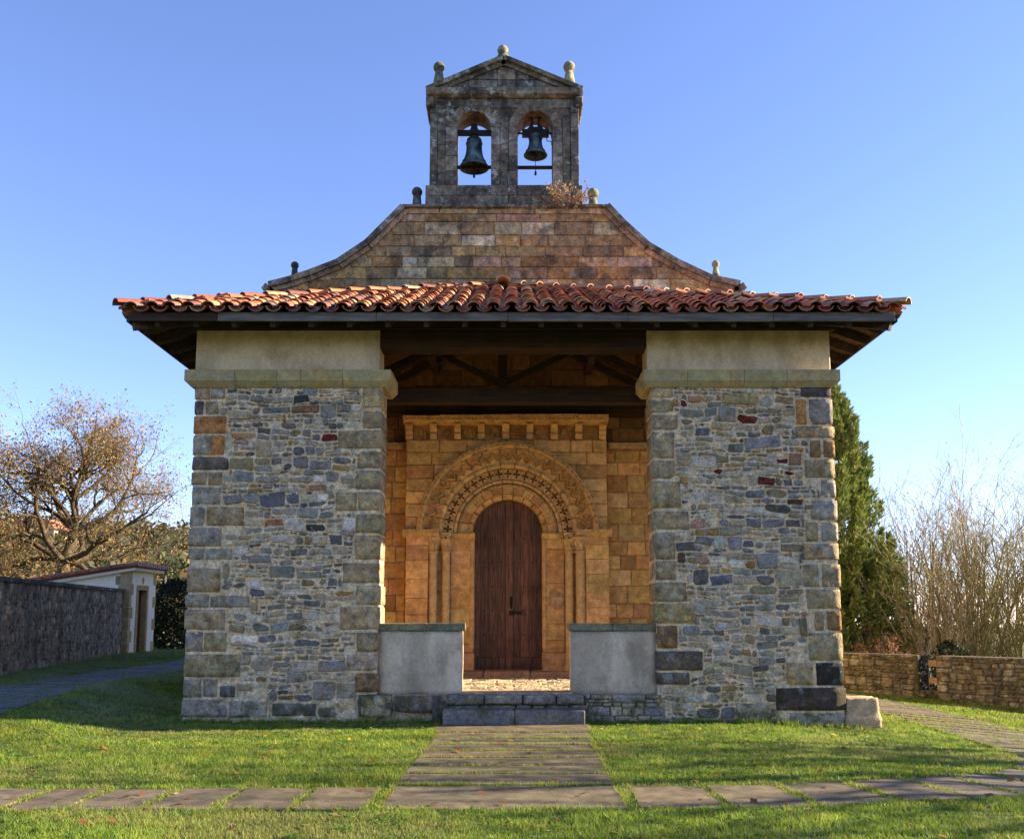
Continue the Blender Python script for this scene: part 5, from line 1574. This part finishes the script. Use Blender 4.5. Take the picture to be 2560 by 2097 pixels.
# trees beside the camera that throw the dappled shade on the lawn
SH = 'bare trees along the churchyard edge'
for i, (x, y, H, lab) in enumerate([(15.5, -3.2, 8.5, 'bare tree outside the view beside the lawn'), (19.5, -5.4, 9.5, 'second bare tree outside the view beside the lawn'), (17.0, -8.4, 8.5, 'bare tree outside the view beside the camera'), (16.2, -1.8, 7.2, 'smaller bare tree outside the view in the row')]):
    bare_tree('bare_tree', x, y, H, 90 + i, lab, SH, stems=2, spread=.25, levels=3, leafn=900, leafpal=AUT, r=.2, barkc=(.16, .13, .09), nch=(7, 5, 4), ang=(25, 60), ratio=.5, wander=.12, leafs=.13)
# plant growing on the ledge under the bells
lx, lz = B(1610, 1540, WY - .1)
bare_tree('ledge_plant', lx, WY - .12, .40, 60, 'reddish straggly plant growing on the ledge below the bells', None, stems=9, spread=1.9, levels=3, leafn=900, leafpal=[((.22, .08, .05), 3), ((.24, .22, .06), 3), ((.30, .14, .07), 2)], r=.008, barkc=(.3, .2, .14), nch=(5, 3, 2), zoff=lz + .03, cat='plant', leafs=.055)

# ------------------------------------------------------------------ stone walls, shed, lamp, hedge
def place_along(name, p0, p1, H0, H1, thick, label, mat, corec, pal, cellkw, gap=None, cap=None, most=290, prot=(.015, .04)):
    """wall from p0 to p1 built of stones on its visible side; returns root"""
    p0, p1 = Vector((*p0, 0)), Vector((*p1, 0))
    d = p1 - p0; L = d.length; d.normalize(); n = Vector((d.y, -d.x, 0))
    if n.dot(Vector((0, CAM_Y, 0)) - (p0 + p1) / 2) < 0: n = -n    # visible side looks towards the lawn
    e = empty(name, tuple(p0 + d * L / 2), label, 'wall')
    def W(s, o, z): q = p0 + d * s + n * o; return (q.x, q.y, z)
    spans = [(0, L, None)] if gap is None else [(0, gap[0], None), (gap[1], L, None), (gap[0], gap[1], gap[2])]
    for a, b, topz in spans:
        m = max(1, int((b - a) / 1.0))
        for i in range(m):
            s0, s1 = a + (b - a) * i / m, a + (b - a) * (i + 1) / m
            z0 = min(hgt(*W(s0, 0, 0)[:2]), hgt(*W(s1, 0, 0)[:2])) - .3
            t0 = H0 + (H1 - H0) * s0 / L if topz is None else topz; t1 = H0 + (H1 - H0) * s1 / L if topz is None else topz
            v = [W(s0, 0, z0), W(s1, 0, z0), W(s1, -thick, z0), W(s0, -thick, z0), W(s0, 0, t0), W(s1, 0, t1), W(s1, -thick, t1), W(s0, -thick, t0)]
            mk('wall_core', (v, [(0, 1, 5, 4), (1, 2, 6, 5), (2, 3, 7, 6), (3, 0, 4, 7), (4, 5, 6, 7)]), mat, e, corec)
            if cap and topz is None:
                v = [W(s0, .05, t0 + .002), W(s1, .05, t1 + .002), W(s1, -thick - .05, t1 + .002), W(s0, -thick - .05, t0 + .002), W(s0, .05, t0 + cap), W(s1, .05, t1 + cap), W(s1, -thick - .05, t1 + cap), W(s0, -thick - .05, t0 + cap)]
                mk('wall_coping', (v, [(0, 1, 5, 4), (1, 2, 6, 5), (2, 3, 7, 6), (3, 0, 4, 7), (4, 5, 6, 7), (3, 2, 1, 0)]), M['bell'], e, (.09, .085, .085))
    items = []
    for (a, b, c, dd) in cells(lambda z: 0, lambda z: L, 0, 1, **cellkw):
        s = (a + b) / 2
        if gap and gap[0] - .05 < s < gap[1] + .05:
            top = gap[2]; 
        else: top = H0 + (H1 - H0) * s / L
        g = hgt(*W(s, 0, 0)[:2]) - .03
        z0, z1 = g + (top - g) * c, g + (top - g) * dd
        poly = [warp(q, 5, .03) for q in rpoly(a + .008, b - .008, z0 + .008, z1 - .008, .05, .012)]
        if gap and any(abs((q[0]) - gk) < .09 for q in poly for gk in gap[:2]): poly = [(min(q[0], gap[0] - .01) if s < gap[0] else max(q[0], gap[1] + .01) if s > gap[1] else q[0], q[1]) for q in poly]
        poly = [(q[0], min(q[1], top - .005)) for q in poly]
        vf = stone_face(poly, -.02, rng.uniform(*prot), .02, .008)
        vf = ([W(x, y, z) for x, y, z in vf[0]], vf[1])
        items.append((-abs((b - a) * (z1 - z0)) / (W(s, 0, 0)[1] + 15) ** 2, vf, pick(pal)))
    items.sort(key=lambda q: q[0])
    rest = []
    for i, (k_, vf, c) in enumerate(items):
        if i < most: mk('wall_stone', vf, mat, e, c)
        else: rest.append(colored(vf, c))
    if rest: mk('small_stones', join(rest), mat, e, kind='stuff')
    return e, W
P_OCH = [((.29, .25, .15), 20), ((.22, .185, .105), 14), ((.36, .315, .20), 10), ((.17, .145, .09), 8), ((.27, .21, .115), 6)]
sw, SW = place_along('stone_wall', (7.0, 11.2), (15.2, 1.536), .68, .70, .45, 'low ochre stone wall with a railed gap beyond the path', M['ochre'], (.16, .125, .06), P_OCH, dict(hmin=.14, hmax=.3, wk=.75), gap=(3.98, 4.42, -.12), cap=None)
for z in (.10, .50):
    q0, q1 = SW(4.12, -.25, z), SW(4.5, -.25, z)
    mk('wooden_rail', beam(q0, q1, .05, .14), M['rail'], sw)
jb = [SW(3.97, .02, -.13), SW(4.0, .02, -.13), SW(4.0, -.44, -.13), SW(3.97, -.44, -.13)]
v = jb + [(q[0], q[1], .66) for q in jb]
mk('gap_shade_slab', (v, [(0, 1, 5, 4), (1, 2, 6, 5), (2, 3, 7, 6), (3, 0, 4, 7), (4, 5, 6, 7)]), M['darkbase'], sw, (.05, .05, .035))  # dark slab added over the reveal, its shade put into the colour
P_CEM = [((.32, .285, .25), 20), ((.21, .19, .17), 14), ((.42, .37, .31), 10), ((.12, .11, .10), 6), ((.3, .18, .12), 3)]
place_along('cemetery_wall', (-9.7, 2.0), (-12.35, 15.9), 2.28, 2.36, .5, 'tall dark stained cemetery wall with flat coping', M['cemetery'], (.25, .225, .20), P_CEM, dict(hmin=.09, hmax=.17, wk=1.0), cap=.09, prot=(.004, .014))

# white shed at the end of the cemetery wall: door side looks towards the church, long low side towards the wall
SX, SY0, SY1 = -12.2, 15.98, 18.25
gz = hgt(SX, 17) - .02
shed = empty('shed', (-13.6, 17, gz), 'small whitewashed building with stone corners and tiled roof', 'shed')
hz = V(270, 1182, SY0)[1]; slp = .16
XL = -17.6
def rz(x): return hz + (x - SX) * slp
dy0, dy1, dzt = 16.72, 17.45, V(300, 1221, 17.1)[1]
sb = [prism([(XL, gz - .4), (SX - .3, gz - .4), (SX - .3, rz(SX - .3)), (XL, rz(XL))], SY0, SY1),
      box(SX - .298, SX, SY0, dy0, gz - .4, hz - .002), box(SX - .298, SX, dy1, SY1, gz - .4, hz - .002), box(SX - .298, SX, dy0, dy1, dzt, hz - .002)]
mk('wall', join(sb), M['white'], shed, (.78, .77, .74))
rf = mk('roof', prism([(XL - .3, rz(XL - .3) + .10), (SX + .28, rz(SX + .28) + .10), (SX + .28, rz(SX + .28) + .18), (XL - .3, rz(XL - .3) + .18)], SY0 - .22, SY1 + .3), M['tile'], shed, (.28, .09, .05))
mk('eave_board', prism([(XL - .25, rz(XL - .25)), (SX + .2, rz(SX + .2)), (SX + .2, rz(SX + .2) + .098), (XL - .25, rz(XL - .25) + .098)], SY0 - .16, SY1 + .22), M['white'], rf, (.76, .76, .74))
y = SY0 - .2
while y < SY1 + .3:                                       # tile ends along the door side
    mk('roof_tile', bar((SX + .34, y, rz(SX + .34) + .17), (SX - .9, y, rz(SX - .9) + .20), .085, 8), M['tile'], rf, vary((.30, .09, .05), .25)); y += .19
x = SX - .1
while x > XL - .3:
    mk('roof_tile', bar((x, SY0 - .26, rz(x) + .19), (x - .40, SY0 - .26, rz(x - .40) + .20), .075, 7), M['tile'], rf, vary((.30, .09, .05), .25)); x -= .36
for i in range(7):
    w = (.30 if i % 2 else .17); z0_ = gz + (hz - gz) * i / 7; z1_ = gz + (hz - gz) * (i + 1) / 7 - .012
    c_ = (.36, .30, .19)
    mk('quoin', bbox(SX - .3, SX + .02, SY0 - .02, SY0 + w, z0_, z1_, .01), M['cap'], shed, vary(c_, .1))
    if i % 2 == 0: mk('quoin', bbox(SX - .3, SX + .02, SY1 - w * 1.3, SY1 + .02, z0_, z1_, .01), M['cap'], shed, vary(c_, .1))
for z0_, z1_, w in ((hz - .42, hz - .14, .45), (hz - .72, hz - .44, .36), (hz - 1.06, hz - .74, .75)):
    mk('quoin', bbox(SX - w, SX - .302, SY0 - .018, SY0 + .1, z0_, z1_, .01), M['cap'], shed, vary((.26, .225, .155), .1))
mk('door_frame', join([box(SX - .25, SX + .02, dy0 - .14, dy0 + .002, gz, dzt + .16), box(SX - .25, SX + .02, dy1 - .002, dy1 + .14, gz, dzt + .16), box(SX - .25, SX + .02, dy0 + .003, dy1 - .003, dzt - .002, dzt + .16)]), M['cap'], shed, (.36, .28, .16))
mk('door', box(SX - .22, SX - .17, dy0 + .004, dy1 - .004, gz, dzt - .004), M['door'], shed)
ym = (dy0 + dy1) / 2
mk('wall_cross', join([box(SX, SX + .02, ym - .03, ym + .03, dzt + .2, dzt + .42), box(SX, SX + .019, ym - .09, ym + .09, dzt + .31, dzt + .36)]), M['cap'], shed, (.34, .28, .18))
# dark clipped evergreen beside the shed
def bush(name, x, y, H, r, seed, label, pal, n=6000, size=.12, cat='hedge'):
    rn = np.random.default_rng(seed); z = hgt(x, y)
    e = empty(name, (x, y, z), label, cat)
    v, f = tubes([((x, y, z - .1), (x, y, z + H * .8), .06, .02)], 5); mkarr('stem', v, f, (.08, .06, .04), M['twig'], e)
    t = rn.random(n); a = rn.uniform(0, 2 * math.pi, n); lump = 1 + .18 * np.sin(a * 5 + t * 9) + .1 * np.sin(a * 11 + t * 23)
    q = r * np.power(rn.random(n), .35) * lump * np.where(t > .75, np.sqrt(np.clip((1 - t) / .25, .05, 1)), 1)
    P = np.stack([x + q * np.cos(a), y + q * np.sin(a), z + t * H], 1)
    v, f = leaves(P, size, rn, .5); mkarr('foliage', v, f, cols_of(pal, n, 4, rn), M['needle'], e, kind='stuff')
    return e
DG = [((.018, .028, .010), 3), ((.028, .038, .014), 2), ((.05, .05, .02), .4)]
bush('evergreen_bush', -12.3, 20.6, 2.5, .95, 21, 'dark rounded evergreen bush between the shed and the church', DG)
bush('evergreen_bush', 10.5, 8.5, 1.35, .42, 25, 'low dark evergreen bush added to shade the gap in the ochre wall', DG, 2500, .08, 'bush')  # added bush, stands where it blocks the sun from the gap reveal
bush('evergreen_bush', -14.0, 22.0, 1.9, .75, 22, 'small dark evergreen bush right behind the shed corner', DG, 3500)
# street lamp behind the shed
lx_, ly_ = V(337, 1300, 26)[0], 26
zg = hgt(lx_, ly_); zt = V(337, 1192, 26)[1]
lamp = empty('street_lamp', (lx_, ly_, zg), 'thin grey street lamp post with sideways arm behind the shed', 'lamp')
mk('post', bar((lx_, ly_, zg - .1), (lx_, ly_, zt), .05, 8), M['fascia'], lamp)
mk('arm', bar((lx_, ly_, zt - .35), (lx_ + .62, ly_, zt - .25), .025, 6), M['fascia'], lamp)
mk('lamp_head', bbox(lx_ + .55, lx_ + 1.0, ly_ - .1, ly_ + .1, zt - .31, zt - .19, .03), M['white'], lamp, (.6, .6, .62))

# far houses on the slope
def house(px, py, y, w, d, hwall, label, wallc=(.7, .62, .55), roofc=(.42, .15, .08)):
    x = V(px, py, y)[0]; z = V(px, py, y)[1]
    e = empty('house', (x, y, z), label, 'house', 'far houses')
    wl = mk('wall', box(x - w / 2, x + w / 2, y, y + d, z - 4, z + hwall), M['white'], e, wallc)
    mk('roof', prism([(x - w / 2 - .5, z + hwall), (x + w / 2 + .5, z + hwall), (x + w / 2 - w * .12, z + hwall + 2.0), (x - w / 2 + w * .12, z + hwall + 2.0)], y - .6, y + d + .5), M['tile'], e, roofc)
    for k in (-.3, 0, .3):
        wi = mk('window', box(x + w * k - .5, x + w * k + .5, y - .05, y + .02, z + .7, z + 2.0), M['iron'], e)
        mk('window_frame', join([box(x + w * k - .6, x + w * k - .51, y - .08, y, z + .6, z + 2.1), box(x + w * k + .51, x + w * k + .6, y - .08, y, z + .6, z + 2.1)]), M['white'], wi, (.7, .7, .68))
house(362, 1196, 135, 8.0, 8, 2.6, 'far pale house with orange roof between lamp and church')
house(60, 1128, 165, 9.0, 8, 3.0, 'far pinkish house seen through the oak branches', (.68, .5, .42))

# wooded hillside beyond the cemetery, one mass
rn = np.random.default_rng(31)
PT, CT = [], []
for k in range(900):
    y = rn.uniform(70, 330); u = rn.uniform(-.72, -.12); x = u * (y + 15)
    if 118 < y < 137 and -60 < x < -42: continue
    z = hgt(x, y); H = rn.uniform(3.5, 8); w = H * rn.uniform(.35, .5)
    n = 70
    q = rn.normal(size=(n, 3)); q /= np.linalg.norm(q, axis=1, keepdims=True); q *= rn.random((n, 1)) ** .4
    PT.append(np.array([x, y, z + H * .5]) + q * np.array([w, w, H * .5]))
    pal = [((.10, .075, .03), 2), ((.07, .08, .03), 2), ((.15, .10, .035), 1), ((.12, .11, .055), 2)]
    c0 = np.array(pal[rn.integers(0, 4)][0]) * rn.uniform(.7, 1.3)
    CT.append(np.repeat(c0[None] * rn.uniform(.7, 1.3, (n, 1)), 4, 0))
v, f = leaves(np.concatenate(PT), .95, rn, .3, .8)
tag(mkarr('woodland', v, f, np.concatenate(CT), M['leaf'], None, 'stuff'), 'brown autumn woodland covering the far slope', 'woodland')
# scrubby hedge line below the oak, behind the cemetery wall
PT, CT = [], []
for k in range(150):
    y = rn.uniform(40, 62); u = rn.uniform(-.62, -.28); x = u * (y + 15)
    z = hgt(x, y); H = rn.uniform(1.5, 3.6); w = H * rn.uniform(.5, .8); n = 110
    q = rn.normal(size=(n, 3)); q /= np.linalg.norm(q, axis=1, keepdims=True); q *= rn.random((n, 1)) ** .4
    PT.append(np.array([x, y, z + H * .45]) + q * np.array([w, w, H * .5]))
    c0 = np.array([(.12, .10, .04), (.16, .12, .05), (.09, .095, .035), (.19, .12, .04)][rn.integers(0, 4)])
    CT.append(np.repeat(c0[None] * rn.uniform(.6, 1.4, (n, 1)), 4, 0))
v, f = leaves(np.concatenate(PT), .30, rn, .3, .7)
tag(mkarr('undergrowth', v, f, np.concatenate(CT), M['leaf'], None, 'stuff'), 'tangled brown undergrowth on the slope behind the oaks', 'undergrowth')

# eroded block at the foot of the right-hand corner
import bmesh
bm = bmesh.new()
bmesh.ops.create_cube(bm, size=1.0)
bmesh.ops.subdivide_edges(bm, edges=bm.edges[:], cuts=9, use_grid_fill=True)
x0, z0 = V(1750, 1507, .05); x1, z1 = V(1811, 1443, .05)
for v_ in bm.verts:
    p = v_.co.copy()
    for i in range(3): p[i] = math.copysign(min(abs(p[i]), .5) * 1.0, p[i])
    rr = max(abs(p.x), abs(p.y), abs(p.z)); ln = p.length
    p = p.lerp(p.normalized() * .62, .16)
    wz = 1 + (.14 if p.z < -.05 else 0)
    k_ = .035 * nz(p.x * 3, p.y * 3, p.z * 3) + .03 * nz(p.x * 9, p.y * 9, p.z * 9) - (.03 if abs(p.z + .08) < .06 else 0)
    q = p * (1 + k_ * 1.6)
    v_.co = Vector(((x0 + x1) / 2 + .02 + q.x * (x1 - x0) * 1.05 * wz, .25 + q.y * .55 * wz, (z0 + z1) / 2 + q.z * (z1 - z0) * 1.0))
vs = [tuple(q.co) for q in bm.verts]; fs = [tuple(q.index for q in fc.verts) for fc in bm.faces]; bm.free()
blk = mk('stone_block', (vs, fs), M['warm'], None, (.48, .33, .19), smooth=True)
tag(blk, 'eroded sandstone block at the foot of the church corner', 'stone')

# ------------------------------------------------------------------ lawn
def grass(n, ymin, ymax, blades, hgt0, wid, seed, xfun, dens=None):
    rg = np.random.default_rng(seed)
    y = ymin + (ymax - ymin) * rg.random(n); D = y + 15
    x0, x1 = xfun(D)
    x = x0 + (x1 - x0) * rg.random(n)
    keep = np.ones(n, bool)
    for q in SLABS:                                       # convex quads
        m = np.ones(n, bool); qs = np.array(q)
        if qs[:, 1].max() < ymin - .3 or qs[:, 1].min() > ymax + .3: continue
        ar = sum(q[i][0] * q[(i + 1) % 4][1] - q[(i + 1) % 4][0] * q[i][1] for i in range(4)); sg = 1 if ar > 0 else -1
        for i in range(4):
            a, b = qs[i], qs[(i + 1) % 4]; L = math.dist(a, b) + 1e-9
            m &= sg * ((b[0] - a[0]) * (y - a[1]) - (b[1] - a[1]) * (x - a[0])) / L > .004
        keep &= ~m
    keep &= ~((x > -5.0) & (x < 5.05) & (y > -.02))
    keep &= ~((x > 5.05) & (x < 5.75) & (y > -.05) & (y < .5))
    x, y = x[keep], y[keep]; n = len(x)
    z = np.array([hgt(a, b) for a, b in zip(x, y)])
    pat = np.array([mnoise.noise(Vector((a * .9, b * .9, 3))) for a, b in zip(x, y)])
    pat3 = np.array([mnoise.noise(Vector((a * .35, b * .5, 21))) for a, b in zip(x, y)])
    pat2 = np.array([mnoise.noise(Vector((a * 3.5, b * 3.5, 8))) for a, b in zip(x, y)])
    near = (x > -5.25) & (x < 5.35) & (y > -.2)
    hh = hgt0 * (1 + .5 * pat + .45 * pat2) * np.where(near, 2.5, 1)
    bx = np.repeat(x, blades) + rg.normal(0, .018, n * blades); by = np.repeat(y, blades) + rg.normal(0, .018, n * blades); bz = np.repeat(z, blades) - .004
    H = np.repeat(hh, blades) * rg.uniform(.5, 1.35, n * blades); a = rg.uniform(0, 2 * math.pi, n * blades)
    lean = rg.uniform(.15, 1.0, n * blades) * H; la = rg.uniform(0, 2 * math.pi, n * blades)
    w = wid * rg.uniform(.6, 1.4, n * blades)
    v = np.zeros((n * blades, 3, 3))
    v[:, 0] = np.stack([bx - np.cos(a) * w, by - np.sin(a) * w, bz], 1); v[:, 1] = np.stack([bx + np.cos(a) * w, by + np.sin(a) * w, bz], 1)
    v[:, 2] = np.stack([bx + np.cos(la) * lean, by + np.sin(la) * lean, bz + H], 1)
    base = np.array([(.245, .335, .034), (.295, .36, .045), (.19, .295, .03), (.38, .37, .10), (.155, .25, .032)])
    pr = np.array([.32, .24, .24, .08, .12])
    c = base[rg.choice(5, n * blades, p=pr)] * rg.uniform(.75, 1.3, (n * blades, 1))
    c *= (1 + .42 * np.repeat(pat, blades) + .34 * np.repeat(pat2, blades))[:, None] * rg.uniform(.7, 1.3, n)[np.repeat(np.arange(n), blades)][:, None]
    c *= np.stack([1 + .25 * np.repeat(pat2, blades), np.ones(n * blades), np.ones(n * blades)], 1)
    dry = np.clip(np.repeat(pat3 + .5 * pat2, blades) * 2.0 - .28, 0, .8)[:, None]
    c = c * (1 - dry * .7) + np.array([.33, .29, .10]) * dry * .7                       # worn, mossy patches
    clov = np.clip(np.repeat(-pat3 + .6 * pat, blades) * 2.0 - .3, 0, .7)[:, None]
    c = c * (1 - clov * .45)
    fr = np.clip((-4.6 - bx) / 2.0, 0, 1) * np.clip((by + 1.6) / 1.5, 0, 1) * np.clip(.45 + 1.4 * np.repeat(pat, blades), 0, .8)
    c = c * (1 - fr[:, None] * .6) + np.array([.26, .30, .27]) * fr[:, None] * .6            # hoar frost where the sun has not been
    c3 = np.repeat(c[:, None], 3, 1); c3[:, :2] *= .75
    return v.reshape(-1, 3), c3.reshape(-1, 3)
G = [grass(58000, -8.9, -2.8, 7, .040, .0042, 1, lambda D: (-.70 * D - .3, .72 * D + .3)),
     grass(38000, -2.8, 1.0, 7, .034, .0055, 2, lambda D: (-.68 * D, .76 * D)),
     grass(26000, 1.0, 12.0, 6, .045, .009, 3, lambda D: (-.56 * D, -4.6 + 0 * D)),
     grass(16000, 1.0, 11.0, 6, .04, .009, 4, lambda D: (5.0 + 0 * D, .66 * D)),
     grass(9000, 12.0, 26.0, 5, .06, .016, 5, lambda D: (-.56 * D, -4.6 + 0 * D))]
def joint_grass(seed):
    rg = np.random.default_rng(seed); xs_, ys_ = [], []
    for q in SLABS:
        for i in range(4):
            a, b = np.array(q[i]), np.array(q[(i + 1) % 4]); L = np.linalg.norm(b - a)
            if a[1] > 3: continue
            k = int(L * 34); t = rg.random(k); keep = .6 * np.array([mnoise.noise(Vector((float(a[0] + (b[0] - a[0]) * u) * 1.3, float(a[1] + (b[1] - a[1]) * u) * 1.3, 2))) for u in t]) + rg.normal(0, .25, k) > -.05
            p = a + (b - a) * t[:, None] + rg.normal(0, .012, (k, 2)); xs_.append(p[keep, 0]); ys_.append(p[keep, 1])
    x, y = np.concatenate(xs_), np.concatenate(ys_); n = len(x)
    z = np.array([hgt(a, b) for a, b in zip(x, y)]) + .008
    bl = 6; bx = np.repeat(x, bl) + rg.normal(0, .012, n * bl); by = np.repeat(y, bl) + rg.normal(0, .012, n * bl); bz = np.repeat(z, bl)
    H = rg.uniform(.018, .05, n * bl); a = rg.uniform(0, 6.28, n * bl); la = rg.uniform(0, 6.28, n * bl); w = .0045
    v = np.zeros((n * bl, 3, 3))
    v[:, 0] = np.stack([bx - np.cos(a) * w, by - np.sin(a) * w, bz], 1); v[:, 1] = np.stack([bx + np.cos(a) * w, by + np.sin(a) * w, bz], 1)
    v[:, 2] = np.stack([bx + np.cos(la) * H * .7, by + np.sin(la) * H * .7, bz + H], 1)
    c = np.array([.27, .31, .04]) * rg.uniform(.6, 1.3, (n * bl, 1))
    return v.reshape(-1, 3), np.repeat(c, 3, 0)
G.append(joint_grass(12))
rw = np.random.default_rng(17)                            # clover and daisy rosettes between the grass
cx_ = []
while len(cx_) < 420:
    yy = -8.6 + rw.random() * 9.0; xx = (rw.random() * 1.2 - .6) * (yy + 15)
    if (-5.2 < xx < 5.9 and yy > -.15) or any(min(q[0] for q in Q_) - .03 < xx < max(q[0] for q in Q_) + .03 and min(q[1] for q in Q_) - .03 < yy < max(q[1] for q in Q_) + .03 for Q_ in SLABS): continue
    cx_.append((xx, yy))
PW = []
for xx, yy in cx_:
    k = rw.integers(9, 26); r_ = rw.uniform(.03, .10)
    p = rw.normal(0, r_, (k, 2)); PW.append(np.stack([xx + p[:, 0], yy + p[:, 1], np.full(k, hgt(xx, yy) + .022) + rw.uniform(0, .02, k)], 1))
PW = np.concatenate(PW); a = rw.uniform(0, 6.28, len(PW)); s_ = rw.uniform(.012, .026, len(PW))
d1 = np.stack([np.cos(a), np.sin(a), rw.uniform(-.1, .5, len(PW))], 1) * s_[:, None]; d2 = np.stack([-np.sin(a), np.cos(a), rw.uniform(-.2, .2, len(PW))], 1) * s_[:, None]
v1 = np.stack([PW - d1, PW + d1 * .6 + d2 * .8, PW + d1 * .6 - d2 * .8], 1).reshape(-1, 3)
G.append((v1, np.repeat(np.array([.13, .22, .035]) * rw.uniform(.7, 1.4, (len(PW), 1)), 3, 0)))
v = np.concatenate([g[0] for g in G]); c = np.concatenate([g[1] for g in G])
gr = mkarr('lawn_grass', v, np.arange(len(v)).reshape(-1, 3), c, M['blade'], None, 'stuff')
tag(gr, 'short green grass of the churchyard lawn', 'grass')
# fallen leaves
rn = np.random.default_rng(9)
n = 420
y = -8.6 + rn.random(n) ** .8 * 12; D = y + 15; x = (rn.random(n) * 1.1 - .55) * D
ok = ~((x > -5.1) & (x < 5.8) & (y > -.1)); x, y = x[ok], y[ok]; n = len(x)
P = np.stack([x, y, np.array([hgt(a, b) for a, b in zip(x, y)]) + .035], 1)
a = rn.uniform(0, 2 * math.pi, n); d1 = np.stack([np.cos(a), np.sin(a), rn.uniform(-.3, .5, n)], 1); d2 = np.stack([-np.sin(a), np.cos(a), rn.uniform(-.4, .4, n)], 1)
s = rn.uniform(.025, .06, n)[:, None]
v = np.stack([P - d1 * s, P - d2 * s * .55, P + d1 * s, P + d2 * s * .55], 1).reshape(-1, 3)
fl = mkarr('fallen_leaves', v, np.arange(4 * n).reshape(n, 4), cols_of([((.35, .12, .03), 3), ((.24, .10, .04), 3), ((.42, .26, .12), 2), ((.5, .33, .04), 1)], n, 4, rn), M['leaf'], None, 'stuff')
tag(fl, 'scattered brown and orange leaves fallen on the lawn', 'leaves')
